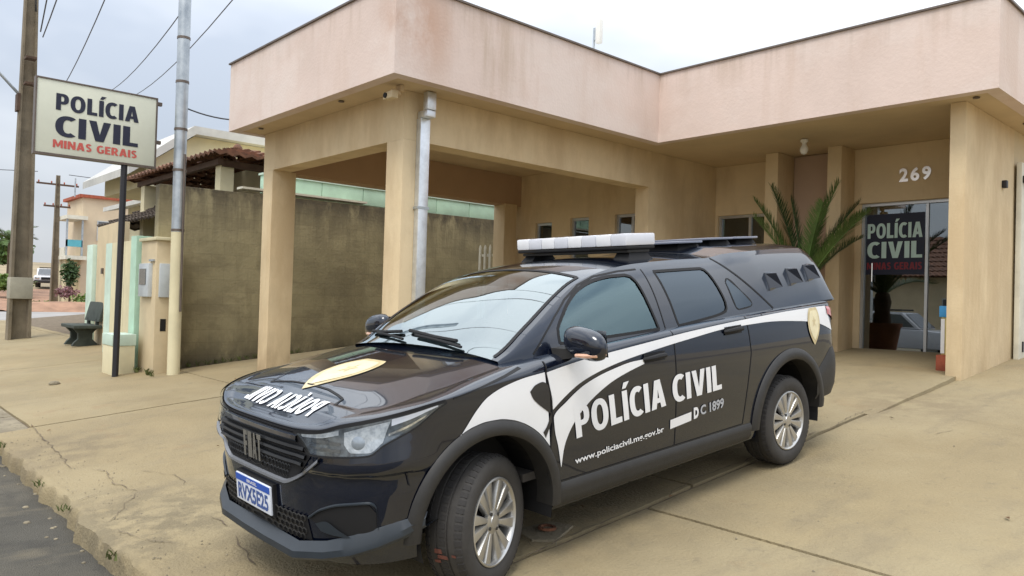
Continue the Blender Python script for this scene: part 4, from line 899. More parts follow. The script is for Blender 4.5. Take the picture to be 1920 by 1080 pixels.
# hood / bonnet
Hc = pch([-.80, -.725, -.70, -.65, -.6, -.55, -.5, -.4, -.2, 0, .2, .34], [.849, .851, .861, .883, .904, .924, .942, .972, 1.010, 1.038, 1.061, 1.076])
HCOL = [i for i in range(nc) if Q[i, -1][0] < .33 and cols_[i][0] != 'R']
top = [Q[i, -1] for i in HCOL]
E_u = np.array([t_[0] for t_ in top]); E_v = np.array([t_[1] for t_ in top]); E_w = np.array([t_[2] for t_ in top])
def hood_w(u, v):
    """bonnet: nearly flat top panel, a crease each side, and falling flanks"""
    ve = max(float(np.interp(u, E_u, E_v)), 1e-3); T = float(np.interp(u, E_u, E_w)); H = max(float(Hc(u)), T); vc = min(.70*ve+.0, .43+.10*(u+.7)); a = abs(v)
    edge = H-.010
    if a <= vc: return H-.010*(a/max(vc, 1e-3))**2 if edge > T else T+(H-T)*(1-(a/ve)**2)
    if edge <= T: return T+(H-T)*(1-(a/ve)**2)
    q = min((a-vc)/max(ve-vc, 1e-3), 1); return edge+(T-edge)*(.80*q+.20*q*q)
mb = MB(); NV = 48; P = []
for i_, e_ in zip(HCOL, top):
    ve = e_[1]; vc = min(.70*ve, .43+.10*(e_[0]+.7)); half = np.concatenate([np.linspace(0, vc, 14), np.linspace(vc, ve, 11)[1:]]) if ve > 1e-3 else np.zeros(24); vv = np.concatenate([-half[::-1], half[1:]])
    left = [tuple(Q[i_, j_]*np.array([1, -1, 1])) for j_ in range(41, nr-1)]; right_ = [tuple(Q[i_, j_]) for j_ in range(nr-2, 40, -1)]
    P.append(left+[(e_[0], float(v), hood_w(e_[0], float(v))) for v in vv]+right_)
mb.grid(P); hood = cb('hood', mb, 'car_black', smooth=True)
def merge_close(o, d=.0006):
    bm = bmesh.new(); bm.from_mesh(o.data); bmesh.ops.remove_doubles(bm, verts=bm.verts, dist=d); bmesh.ops.recalc_face_normals(bm, faces=bm.faces); bm.to_mesh(o.data); bm.free(); o.data.polygons.foreach_set('use_smooth', [True]*len(o.data.polygons)); return o
merge_close(hood, .0004); body = merge_close(cb('body', emit('body'), 'car_black', smooth=True)); bumper = merge_close(cb('front_bumper', emit('front_bumper'), 'car_black', smooth=True))
tg = merge_close(cb('tailgate', emit('tailgate'), 'car_black', smooth=True))
doors = {}
for g in ('front_door', 'rear_door'):
    for s, b_ in zip((1, -1), emit(g, merge=False)): doors[g, s] = cb('door', b_, 'car_black', smooth=True)
# under-floor and wheel wells
cb('underbody', MB().box(-.62, 3.45, -.60, .60, .27, .34), 'steel_dark')
for uc, r in ARCH:
    for s in (1, -1):
        mb = MB(); th = np.linspace(-.25, math.pi+.25, 26)
        P = [[(uc+r*1.0*math.cos(t_), s*v_, WC+r*1.0*math.sin(t_)) for v_ in (.845, .56)] for t_ in th]; mb.grid(P)
        mb.grid([[(uc+r*f_*math.cos(t_), s*.56, WC+r*f_*math.sin(t_)) for f_ in (1, .02)] for t_ in th]); cb('wheel_liner', mb, 'gap_black')
# wheel-arch flares
def flare(uc, r0, r1, s, lo0, lo1):
    path = [(uc-1, None)]; pts = []
    for w_ in np.linspace(lo0, WC, 6)[:-1]: pts.append(('d', -1, w_))
    for t_ in np.linspace(math.pi, 0, 40): pts.append(('a', t_, 0))
    for w_ in np.linspace(WC, lo1, 6)[1:]: pts.append(('d', 1, w_))
    P = []
    for kd, a_, w_ in pts:
        row = []
        for r_, off in ((r0-.004, -.10), (r0-.004, .018), (r0+.010, .028), ((r0+r1)/2, .026), (r1-.012, .020), (r1, .003)):
            if kd == 'a': u_, ww = uc+r_*math.cos(a_), WC+r_*math.sin(a_)
            else: u_, ww = uc+a_*r_, w_
            row.append((u_, s*float(flank(u_, ww, off)), ww))
        P.append(row)
    mb = MB(); mb.grid(P); return cb('wheel_arch_trim', mb, 'car_plastic', smooth=50)
for s in (1, -1): flare(0, .400, .466, s, .43, .30); flare(2.737, .415, .488, s, .33, .40)
# sills, rear bumper cladding
def skin_strip(name, u0, u1, lo, hi, off, m, s=1, n=40, rows=4, parent=truck, smooth=50, edge=True):
    """strip on the flank between curves lo(u) and hi(u)"""
    P = []
    for u_ in np.linspace(u0, u1, n):
        a, b_ = lo(u_), hi(u_); r = []
        for k_ in range(rows+1):
            w_ = a+(b_-a)*k_/rows; o_ = off if (0 < k_ < rows or not edge) else .001
            r.append((u_, s*float(flank(u_, w_, o_)), w_))
        P.append(r)
    mb = MB(); mb.grid(P); return cb(name, mb, m, parent, smooth=smooth)
for s in (1, -1):
    skin_strip('sill_trim', .41, 2.235, lambda u: .275, lambda u: .405-.008*(u-.4), .016, 'car_plastic', s, 30, 5)
    skin_strip('rear_bumper_side', 3.10, 3.5, lambda u: .405+.02*(u-3.1), lambda u: .60+.17*min(1, (u-3.10)/.22), .018, 'car_plastic', s, 20, 5)
P = []
for v_ in np.linspace(-.80, .80, 30):
    q_ = (1-min(abs(v_)/.845, .995)**N_R)**(1/N_R); P.append([(C_R+(float(UR(w_))-C_R+.05)*q_, v_, w_) for w_ in (.42, .46, .60, .72, .77)])
mb = MB(); mb.grid(P); cb('rear_bumper', mb, 'car_plastic', smooth=50)
# panel gaps
def gap(name, pts, wid=.007, off=.0022, parent=truck, s=1, fn=flank, m='gap_black', n=14):
    q = []
    for a, b_ in zip(pts[:-1], pts[1:]): q += [(a[0]+(b_[0]-a[0])*i/n, a[1]+(b_[1]-a[1])*i/n) for i in range(n)]
    q.append(pts[-1]); P = []
    for i, (u_, w_) in enumerate(q):
        a = q[max(i-1, 0)]; b_ = q[min(i+1, len(q)-1)]; dx, dy = b_[0]-a[0], b_[1]-a[1]; l = math.hypot(dx, dy) or 1; nx, ny = -dy/l*wid/2, dx/l*wid/2
        P.append([(u_+nx, s*float(fn(u_+nx, w_+ny))+s*off, w_+ny), (u_-nx, s*float(fn(u_-nx, w_-ny))+s*off, w_-ny)])
    mb = MB(); mb.grid(P); return cb(name, mb, m, parent)
for s in (1, -1):
    gap('panel_gap', [(.385, 1.035), (.372, .98), (.398, .85), (.400, .72), (.385, .60), (.372, .47), (.385, .415)], s=s)
    gap('panel_gap', [(1.42, 1.085), (1.425, .9), (1.418, .6), (1.41, .40)], s=s)
    gap('panel_gap', [(2.20, 1.10), (2.22, 1.0), (2.235, .86), (2.20, .70), (2.17, .55), (2.14, .40)], s=s)
    gap('panel_gap', [(.385, .412), (2.14, .398)], .006, s=s, n=30)
    gap('panel_gap', [(-.20, .944), (-.10, .958), (0, .976), (.12, .998), (.24, 1.022)], .008, s=s)
    gap('panel_gap', [(-.44, .60), (-.46, .70), (-.40, .76)], .005, s=s)
    gap('panel_gap', [(2.40, 1.10), (2.42, 1.045)], .005, s=s)
# white livery
def spl2(pts, n):
    pts = np.array(pts, float); d = np.concatenate([[0], np.cumsum(np.hypot(*np.diff(pts, axis=0).T))]); t_ = np.linspace(0, d[-1], n); return np.stack([pch(d, pts[:, 0])(t_), pch(d, pts[:, 1])(t_)], 1)
def livery(name, A, B, s, off=.0035, m='decal_white', n=60, rows=8, parent=truck):
    A, B = spl2(A, n), spl2(B, n); P = []
    for a, b_ in zip(A, B):
        P.append([(a[0]+(b_[0]-a[0])*k_/rows, s*float(flank(a[0]+(b_[0]-a[0])*k_/rows, a[1]+(b_[1]-a[1])*k_/rows, off)), a[1]+(b_[1]-a[1])*k_/rows) for k_ in range(rows+1)])
    mb = MB(); mb.grid(P); return cb(name, mb, m, parent, smooth=True)
ar = lambda t_: (.469*math.cos(t_), WC+.469*math.sin(t_))
FT = [(-.172, .770), (-.129, .816), (-.073, .872), (-.007, .919), (.103, .955), (.241, .977), (.366, .985)]
FB = [ar(t_) for t_ in np.linspace(1.95, .62, 9)]
D1t = [(.378, .982), (.517, .999), (.675, 1.014), (.93, 1.029), (1.206, 1.044), (1.561, 1.063), (2.016, 1.078), (2.398, 1.086), (2.747, 1.090), (3.05, 1.090), (3.27, 1.086)]
D1b = [(.407, .791), (.488, .84), (.609, .896), (.753, .934), (.948, .966), (1.203, .992), (1.559, 1.02), (2.014, 1.045), (2.395, 1.042), (2.891, 1.006), (3.123, .972), (3.36, .895)]
D2o = [(.464, .485), (.482, .580), (.520, .655), (.588, .728), (.705, .805), (.877, .874), (1.082, .919), (1.298, .952)]
D2i = [(.462, .488), (.440, .60), (.418, .68), (.412, .748), (.506, .817), (.648, .884), (.837, .928), (1.06, .953), (1.298, .953)]
leaf_a = [(.258, .905), (.295, .932), (.342, .941), (.378, .92), (.388, .86), (.388, .777)]; leaf_b = [(.258, .903), (.272, .872), (.300, .842), (.330, .818), (.36, .796), (.388, .775)]
for s in (1, -1):
    livery('livery_stripe', FT, FB, s); livery('livery_stripe', D1t, D1b, s, n=110); livery('livery_stripe', D2o, D2i, s, n=90)
    livery('livery_leaf', leaf_a, leaf_b, s, .0060, 'car_black', 24, 5)
    livery('livery_gap', [(.395, .79), (.36, .715), (.335, .69)], [(.407, .755), (.375, .70), (.352, .66)], s, .0060, 'car_black', 12, 3)
    gap('panel_gap', [(.385, 1.035), (.372, .98), (.398, .85), (.400, .72), (.385, .60), (.372, .47)], .006, .0078, s=s)
# lettering on the flank
def on_flank(P00, P10, P01, P11, s=1, off=.0045):
    P00, P10, P01, P11 = map(np.array, (P00, P10, P01, P11))
    def f(a, b_):
        if s < 0: a = 1-a
        p = (1-a)*(1-b_)*P00+a*(1-b_)*P10+(1-a)*b_*P01+a*b_*P11; return (p[0], s*float(flank(p[0], p[1], off)), p[1])
    return f
def car_letters(name, body_, fn, m, bold=.02, sub=.12, parent=truck, spacing=1.0):
    v, f = text_mesh(body_, bold, sub, spacing); mb = MB(); mb.add([fn(a, b_) for a, b_ in v], f); return cb(name, mb, m, parent)
def car_word(name, body_, fn, m, sub=.16, parent=truck):
    v, f = word_mesh(body_, sub); mb = MB(); mb.add([fn(a, b_) for a, b_ in v], f); return cb(name, mb, m, parent)
for s in (1, -1):
    car_word('lettering', 'POLÍCIA', on_flank((.573, .612), (1.318, .660), (.551, .780), (1.300, .826), s), 'decal_white')
    car_word('lettering', 'CIVIL', on_flank((1.385, .662), (1.884, .672), (1.372, .824), (1.870, .830), s), 'decal_white')
    car_letters('lettering', 'www.policiacivil.mg.gov.br', on_flank((.566, .468), (1.305, .498), (.560, .512), (1.297, .542), s), 'decal_white', .02)
    mb = MB(); mb.grid([[(u_, s*float(flank(u_, w_+.016*(u_-1.36)/.2, .0045)), w_+.014*(u_-1.36)/.2) for w_ in (.512, .540, .566)] for u_ in np.linspace(1.36, 1.565, 8)]); cb('label_block', mb, 'decal_white')
    car_letters('lettering', 'D', on_flank((1.592, .530), (1.642, .533), (1.588, .600), (1.638, .602), s), 'decal_white', .06)
    car_letters('lettering', 'C 1899', on_flank((1.662, .540), (1.910, .548), (1.656, .602), (1.906, .612), s), 'decal_grey', .03)
# shield badge on the rear quarter
def badge_outline(n=40):
    pts = []
    for i in range(n):
        t_ = 2*math.pi*i/n; x_, y_ = math.sin(t_), math.cos(t_)
        y2 = y_*1.0 if y_ > 0 else y_*1.35; x2 = x_*(1 if y_ > -.1 else max(.0, (1-(-y_)**2.2))**.5*1.0)
        pts.append((x2, min(y2, .82)))
    return pts
def badge(name, place, parent, off):
    for k_, (sc, m_, o_) in enumerate(((1, 'gold', 0), (.80, 'gold_pale', .0015), (.52, 'gold', .003))):
        mb = MB(); O = badge_outline(); c_ = place(0, 0, off+o_); R1 = [place(x_*sc*.5, y_*sc*.5, off+o_) for x_, y_ in O]; R2 = [place(x_*sc, y_*sc, off+o_) for x_, y_ in O]; n = len(O)
        mb.add([c_]+R1+R2, [(0, 1+i, 1+(i+1) % n) for i in range(n)]+[(1+i, 1+n+i, 1+n+(i+1) % n, 1+(i+1) % n) for i in range(n)])
        parent = cb(name if k_ == 0 else 'badge_field', mb, m_, truck if k_ == 0 else parent) if k_ < 2 else parent
        if k_ == 2:
            st5 = [(math.sin(2*math.pi*i/10)*(.34 if i % 2 == 0 else .14), math.cos(2*math.pi*i/10)*(.34 if i % 2 == 0 else .14)) for i in range(10)]
            mb = MB(); mb.add([place(0, 0, off+o_)]+[place(x_, y_, off+o_) for x_, y_ in st5], [(0, 1+i, 1+(i+1) % 10) for i in range(10)]); cb('badge_star', mb, 'gold', truck)
for s in (1, -1): badge('shield_badge', lambda x_, y_, o_: (3.075+.085*x_, s*float(flank(3.075+.085*x_, .985+.125*y_, o_)), .985+.125*y_), truck, .007)
badge('shield_badge', lambda x_, y_, o_: (-.22-.235*y_*-1 if False else -.235+.205*y_, .0+.165*x_, hood_w(-.235+.205*y_, .165*x_)+o_), truck, .004)
# mirrored words on the bonnet
def on_hood(u0, u1, v0, v1, off=.005): return lambda a, b_: (u0+(u1-u0)*b_-.012*(1-((a-.5)*2)**2), v0+(v1-v0)*a, hood_w(u0+(u1-u0)*b_-.012*(1-((a-.5)*2)**2), v0+(v1-v0)*a)+off)
hl = on_hood(-.665, -.545, .37, -.37, .005)
car_word('hood_lettering', 'POLÍCIA CIVIL', hl, 'decal_white', .10)
hp = [(-.42, -.44), (-.52, -.40), (-.545, -.36), (-.515, -.30), (-.50, 0), (-.515, .30), (-.545, .36), (-.60, .41)]
hp = [(-.40, -.42), (-.50, -.405), (-.485, -.33), (-.465, -.2), (-.46, 0), (-.465, .2), (-.485, .33), (-.50, .405), (-.56, .415)]
P = []
for a, b_ in zip(hp[:-1], hp[1:]):
    for i in range(8):
        u_, v_ = a[0]+(b_[0]-a[0])*i/8, a[1]+(b_[1]-a[1])*i/8; du, dv = b_[0]-a[0], b_[1]-a[1]; l = math.hypot(du, dv); nu, nv = -dv/l*.006, du/l*.006
        P.append([(u_+nu, v_+nv, hood_w(u_+nu, v_+nv)+.003), (u_-nu, v_-nv, hood_w(u_-nu, v_-nv)+.003)])
mb = MB(); mb.grid(P); cb('hood_reflection_edge', mb, 'gap_black')  # dark strip painted on the bonnet where the carport reflection ends; no fold modelled
# bonnet leading-edge gap
mb = MB(); mb.grid([[fpt(a_, w_, .004) for w_ in (.824, .835)] for a_ in np.linspace(-17, 17, 40)]); cb('panel_gap', mb, 'gap_black')
for s in (1, -1):
    G_ = spl2([(16, .831), (29, .847), (41, .878), (55, .899), (69, .917), (82, .934), (89, .944)], 40); mb = MB(); mb.grid([[fpt(s*a[0], a[1]+d_, .004) for d_ in (-.005, .005)] for a in G_]); cb('panel_gap', mb, 'gap_black')

# ---------------- front end: grille, lamps, plate, lip
def fpatch(name, A, B, off, m, n=24, rows=4, parent=truck, smooth=True, rim=None):
    """patch on the front wrap between two curves of (angle, height)"""
    A, B = spl2(A, n), spl2(B, n); mb = MB()
    P = [[fpt(a[0]+(b_[0]-a[0])*k_/rows, a[1]+(b_[1]-a[1])*k_/rows, off) for k_ in range(rows+1)] for a, b_ in zip(A, B)]
    mb.grid(P)
    if rim:
        loop = [P[i][0] for i in range(n)]+[P[-1][k_] for k_ in range(1, rows+1)]+[P[i][-1] for i in range(n-2, -1, -1)]+[P[0][k_] for k_ in range(rows-1, 0, -1)]
        cen = np.mean(np.array(loop), 0); L2 = []
        for p in loop: L2.append((p[0]+rim, p[1]*(1-rim*.6), p[2]))
        m_ = len(loop); mb.add(loop+L2, [(i, (i+1) % m_, m_+(i+1) % m_, m_+i) for i in range(m_)])
    return cb(name, mb, m, parent, smooth=50)
GA = [(-25, .745), (-19, .800), (-15, .820), (0, .821), (15, .820), (19, .800), (25, .745)]; GB = [(-25, .735), (-20, .665), (-14, .612), (0, .597), (14, .612), (20, .665), (25, .735)]
grille = fpatch('grille', GA, GB, .004, 'gap_black', 50, 8)
for k_, (w_, hh, lim) in enumerate(((.800, .016, 17), (.760, .012, 21.5), (.726, .011, 22.5), (.692, .011, 20.5))):
    mb = MB(); mb.grid([[fpt(a_, w_+dw*hh, o_) for dw, o_ in ((1, .006), (.8, .018), (-.2, .022), (-1, .012), (-1, .004))] for a_ in np.linspace(-lim, lim, 40)]); cb('grille_slat', mb, 'grille_black' if k_ else 'car_black', grille, smooth=50)
mb = MB()
for r_ in range(2):
    for c_ in range(-9, 10):
        aa = c_*1.5+(.75 if r_ % 2 else 0); ww = .632+.028*r_
        if abs(aa) > 13: continue
        o6 = [(aa+.85*math.cos(R_(60*i+30)), ww+.017*math.sin(R_(60*i+30))) for i in range(6)]; i6 = [(aa+.58*math.cos(R_(60*i+30)), ww+.012*math.sin(R_(60*i+30))) for i in range(6)]
        mb.add([fpt(*p, .009) for p in o6]+[fpt(*p, .011) for p in i6], [(i, (i+1) % 6, 6+(i+1) % 6, 6+i) for i in range(6)])
o = cb('grille_mesh', mb, 'grille_black', grille); o['kind'] = 'stuff'
mb = MB(); mb.grid([[fpt(a_, .592+.135*max(0, (abs(a_)-11)/19)**1.25+dw, o_) for dw, o_ in ((-.010, .004), (-.006, .018), (.006, .018), (.010, .004))] for a_ in np.linspace(-30, 30, 50)]); cb('grille_trim', mb, 'trim_grey', grille, smooth=50)
def on_nose(v0, v1, w0, w1, off): return lambda a, b_: (float(front(v0+(v1-v0)*a, .72))-off, v0+(v1-v0)*a, w0+(w1-w0)*b_)
for i, ch in enumerate('FIAT'):
    v, f = word_mesh(ch); x0 = -.105+i*.054; fn = on_nose(x0, x0+.046, .645, .772, .030); mb = MB(); n_ = len(v)
    A = [fn(a, b_) for a, b_ in v]; mb.add([p for p in A]+[(p[0]+.02, p[1], p[2]) for p in A], f)
    bm = None; cb('emblem_letter', mb, 'chrome', grille)
# headlights
for s in (1, -1):
    HA = [(s*15.5, .826), (s*29, .841), (s*41, .872), (s*55, .893), (s*69, .911), (s*82, .928), (s*89, .940)]; HB = [(s*18, .806), (s*25, .745), (s*41.6, .749), (s*56.6, .757), (s*62.5, .790), (s*79, .856), (s*89, .935)]
    h_ = fpatch('headlight', HA, HB, .0035, 'lamp_inner', 40, 8)
    def blob(name, ca, cw, ra, rw, off, dome, m, par):
        mb = MB(); rings = [1, .8, .5, .2, .02]; P = []
        for q_ in rings: P.append([fpt(ca+ra*q_*math.cos(t_), cw+rw*q_*math.sin(t_), off+dome*(1-q_*q_)) for t_ in np.linspace(0, 2*math.pi, 25)])
        mb.grid(P); return cb(name, mb, m, par, smooth=60)
    fpatch('main_lamp', [(s*43, .850), (s*50, .866), (s*58, .880), (s*67, .892)], [(s*43, .800), (s*47, .766), (s*56, .766), (s*63, .805)], .0055, 'lamp_white', 24, 5, h_)
    blob('main_bulb', s*50.5, .808, 3.6, .028, .0062, .006, 'lens_ball', h_)
    for q_ in (.772, .802): fpatch('lamp_bar', [(s*25, q_+.010), (s*41, q_+.006)], [(s*26, q_-.004), (s*41, q_-.006)], .006, 'lamp_dark', 10, 2, h_)
    fpatch('lamp_plate', [(s*19, .822), (s*29, .835), (s*40, .858)], [(s*20, .812), (s*29, .818), (s*40, .838)], .006, 'lamp_white', 10, 2, h_)
    fpatch('lamp_strip', [(s*67.5, .900), (s*78, .914), (s*87, .930)], [(s*67.5, .872), (s*77, .892), (s*87, .924)], .007, 'lightbar_grey', 20, 2, h_)
    fpatch('lamp_strip', [(s*66, .842), (s*75, .866), (s*83, .898)], [(s*66, .832), (s*75, .856), (s*83, .890)], .0072, 'reflector', 14, 2, h_)
    fpatch('lens', HA, HB, .014, 'lens_glass', 40, 8, h_)
    mb = MB()
    for C_ in (HA, HB):
        A = spl2(C_, 40); mb.grid([[fpt(a[0], a[1]+d_, .0155) for d_ in (-.004, .004)] for a in A])
    cb('lamp_seal', mb, 'gap_black', h_)
    # fog recess
    fr_ = fpatch('fog_recess', [(s*24, .455), (s*30, .497), (s*41, .530), (s*55, .540), (s*60, .50)], [(s*26, .443), (s*32, .400), (s*41, .388), (s*54, .402), (s*60, .44)], .004, 'gap_black', 30, 4)
    fpatch('fog_blade', [(s*27, .440), (s*33, .458), (s*40, .425)], [(s*30, .410), (s*37, .400), (s*46, .396)], .012, 'lip_plastic', 14, 3, fr_)
    A = spl2([(s*23, .455), (s*30, .502), (s*41, .535), (s*55, .545), (s*60.5, .50), (s*60.5, .43)], 34); mb = MB(); mb.grid([[fpt(a[0], a[1]+d_, o_) for d_, o_ in ((-.006, .004), (-.002, .012), (.003, .012), (.007, .003))] for a in A]); cb('fog_trim', mb, 'lip_plastic', fr_, smooth=50)
# lower grille with hexagon mesh
lg = fpatch('lower_grille', [(-22, .462), (-12, .458), (0, .458), (12, .458), (22, .462)], [(-24, .350), (-12, .346), (0, .346), (12, .346), (24, .350)], .004, 'gap_black', 40, 4)
mb = MB()
for r_ in range(4):
    for c_ in range(-9, 10):
        aa = c_*2.4+(1.2 if r_ % 2 else 0); ww = .362+.029*r_
        if abs(aa) > 21.5: continue
        o6 = [(aa+1.45*math.cos(R_(60*i+30)), ww+.018*math.sin(R_(60*i+30))) for i in range(6)]; i6 = [(aa+1.0*math.cos(R_(60*i+30)), ww+.0125*math.sin(R_(60*i+30))) for i in range(6)]
        mb.add([fpt(*p, .010) for p in o6]+[fpt(*p, .012) for p in i6], [(i, (i+1) % 6, 6+(i+1) % 6, 6+i) for i in range(6)])
o = cb('grille_mesh', mb, 'car_plastic', lg); o['kind'] = 'stuff'
# lip / skid trim
LP0 = [(.12, -.802, .260, .335), (.42, -.798, .264, .340), (.60, -.745, .292, .372), (.72, -.675, .318, .408), (.80, -.585, .350, .440), (.845, -.48, .380, .458), (.868, -.385, .41, .472)]; LP = [(-a, b_, c_, d_) for a, b_, c_, d_ in LP0[::-1]]+LP0
P = []
for (v0, u0, l0, h0), (v1, u1, l1, h1) in zip(LP[:-1], LP[1:]):
    for i in range(5):
        t_ = i/5; v_, u_, lo_, hi_ = v0+(v1-v0)*t_, u0+(u1-u0)*t_, l0+(l1-l0)*t_, h0+(h1-h0)*t_
        P.append([(u_+.20, v_*.90, lo_+.006), (u_+.010, v_*.995, lo_), (u_, v_, lo_+.012), (u_+.004, v_, lo_+.040), (u_+.055-.03*abs(v_)/.85, v_*(.99 if abs(v_) < .6 else .985), hi_)])
v_, u_, lo_, hi_ = LP[-1]; P.append([(u_+.20, v_*.90, lo_+.006), (u_+.010, v_*.995, lo_), (u_, v_, lo_+.012), (u_+.004, v_, lo_+.040), (u_+.025, v_*.985, hi_)])
mb = MB(); mb.grid(P); cb('front_lip', mb, 'lip_plastic', smooth=25)
# licence plate
pl_ = cb('license_plate', MB().box(-.793, -.783, -.205, .205, .410, .545), 'plate_white', bevel=.003)
cb('plate_band', MB().box(-.7955, -.7935, -.201, .201, .510, .541), 'plate_blue', pl_)
cb('plate_holder', MB().box(-.782, -.74, -.215, .215, .400, .555), 'gap_black')
car_letters('plate_lettering', 'RVX5E25', lambda a, b_: (-.7946, -.180+.36*a, .422+.078*b_), 'plate_ink', .03, 0, pl_)
car_letters('plate_lettering', 'BRASIL', lambda a, b_: (-.7966, -.06+.12*a, .518+.016*b_), 'lettering_white', .02, 0, pl_)

# ---------------- greenhouse
Ah = pch([.20, .27, .40, .55, .70, .85, 1.0, 1.15, 1.4, 1.8, 2.1, 2.4, 3.0, 3.34, 3.42, 3.48, 3.52, 3.56], [1.046, 1.076, 1.158, 1.245, 1.325, 1.392, 1.435, 1.462, 1.484, 1.492, 1.490, 1.515, 1.525, 1.522, 1.505, 1.44, 1.28, 1.115])
Rc = pch([.20, .30, .45, .60, .75, .90, 1.0, 1.2, 1.6, 2.1, 2.3, 2.6, 3.1, 3.36, 3.44, 3.495, 3.53, 3.56], [1.085, 1.152, 1.246, 1.332, 1.408, 1.466, 1.490, 1.514, 1.530, 1.530, 1.545, 1.575, 1.580, 1.572, 1.545, 1.46, 1.30, 1.118])
fT = pch([.2, .5, .85, 1.3, 2.2, 2.6, 3.3, 3.5, 3.6], [.90, .94, .972, 1, 1, 1.03, 1.03, 1.0, .95])
def gh(u, w, off=0.0):
    u = np.asarray(u, float); w = np.asarray(w, float); bel = Tf(u)-.004; A = np.maximum(Ah(u), bel+1e-3); s = np.clip((w-bel)/(A-bel), 0, 1); full = np.clip((A-bel)/.40, 0, 1)
    vb = Vt(u)*np.where(u < .5, .955, 1)*np.where(u < .5, 1+.047*np.clip((u-.2)/.3, 0, 1), 1.0); vq = vb-(vb-.652*fT(u))*full
    return vb+(vq-vb)*s-.048*s**7*full+.010*np.sin(np.pi*s)*full+off
def roofpt(u, f):      # f in -1..1 across
    A, R1 = float(max(Ah(u), Tf(u)-.003)), float(Rc(u)); vr = float(gh(u, A)); return (u, vr*f, A+(max(R1, A)-A)*(1-abs(f)**(2.3 if u < 2.19 else min(3.4, 2.3+3*(u-2.19)))))
seam_u = lambda w: 2.16+(1.49-w)/.39*.50
ug = np.unique(np.round(np.concatenate([np.linspace(.20, .93, 38), np.linspace(.93, 3.30, 122), np.linspace(3.30, 3.56, 18)]), 4)); sg_ = np.linspace(0, 1, 30); fg = np.sort(np.concatenate([np.sin(np.linspace(-1, 1, 43)*np.pi/2)*.999999, [-.93, .93]]))
W1 = [(.575, 1.098), (.585, 1.16), (.65, 1.235), (.74, 1.308), (.86, 1.372), (1.0, 1.410), (1.14, 1.424), (1.255, 1.424), (1.29, 1.40), (1.335, 1.25), (1.368, 1.098)]
W2 = [(1.50, 1.432), (1.535, 1.25), (1.56, 1.100), (1.85, 1.117), (2.03, 1.134), (2.085, 1.150), (2.10, 1.19), (2.06, 1.33), (2.02, 1.405), (1.985, 1.428)]
W3_ = [(2.175, 1.325), (2.205, 1.16), (2.225, 1.146), (2.37, 1.156), (2.39, 1.170), (2.31, 1.255), (2.20, 1.345)]
def pin(p, poly):
    x, y = p; c = False; n = len(poly)
    for i in range(n):
        (x1, y1), (x2, y2) = poly[i], poly[i-1]
        if (y1 > y) != (y2 > y) and x < (x2-x1)*(y-y1)/(y2-y1)+x1: c = not c
    return c
def near(p, poly):
    best = None
    for i in range(len(poly)):
        a, b_ = np.array(poly[i-1]), np.array(poly[i]); d = b_-a; t_ = np.clip(np.dot(np.array(p)-a, d)/np.dot(d, d), 0, 1); q = a+d*t_; e_ = np.hypot(*(np.array(p)-q))
        if best is None or e_ < best[0]: best = (e_, q)
    return best[1]
S3 = np.zeros((len(ug), len(sg_), 2)); ins = np.zeros(S3.shape[:2], bool)
for i, u_ in enumerate(ug):
    bel = float(Tf(u_))-.004; A = max(float(Ah(u_)), bel+.001)
    for j, q_ in enumerate(sg_):
        w_ = bel+(A-bel)*q_; S3[i, j] = (u_, w_)
        for W_ in (W1, W2):
            if pin((u_, w_), W_): ins[i, j] = True; S3[i, j] = near((u_, w_), W_)
for s in (1, -1):
    for nm, test in (('cabin_side', lambda u_, w_: u_ < seam_u(w_)), ('canopy_side', lambda u_, w_: u_ >= seam_u(w_))):
        mb = MB(); idx = {}
        for i in range(len(ug)-1):
            for j in range(len(sg_)-1):
                q = [(i, j), (i+1, j), (i+1, j+1), (i, j+1)]
                if all(ins[a] for a in q): continue
                cu__ = np.mean([S3[a][0] for a in q]); cw__ = np.mean([S3[a][1] for a in q])
                if not test(cu__, cw__): continue
                f = []
                for a in q:
                    if a not in idx: idx[a] = len(mb.v); mb.v.append((S3[a][0], s*float(gh(S3[a][0], S3[a][1])), S3[a][1]))
                    f.append(idx[a])
                mb.f.append(tuple(f) if s > 0 else tuple(f[::-1]))
        cb(nm, mb, 'car_black' if nm[1] == 'a' and nm[2] == 'b' else 'car_canopy', smooth=True)
wsb = []
for nm, u0, u1, f0, m_ in (('windshield', .20, .93, .93, 'windshield_glass'), ('roof', .93, 2.19, 2, 'car_black'), ('canopy_roof', 2.19, 3.60, 2, 'car_canopy')):
    uu = [x for x in ug if u0-1e-6 <= x <= u1+.021]; ff = [x for x in fg if abs(x) <= f0+1e-6]
    if nm == 'windshield': uu = [x for x in ug if x <= .9301]
    if nm == 'roof': uu = [x for x in ug if .9299 <= x <= 2.1901]; uu = uu+[2.19] if uu[-1] < 2.189 else uu
    if nm == 'canopy_roof': uu = [2.19]+[x for x in ug if x > 2.1905]
    mb = MB(); mb.grid([[roofpt(float(u_), float(f_)) for f_ in ff] for u_ in uu]); cb(nm, mb, m_, smooth=True)
for s in (1, -1):      # A-pillars between windshield and door frame
    mb = MB(); mb.grid([[roofpt(float(u_), s*f_) for f_ in (.93, .955, .98, .999999)] for u_ in ug if u_ <= .9301]); cb('pillar', mb, 'car_black', smooth=True)
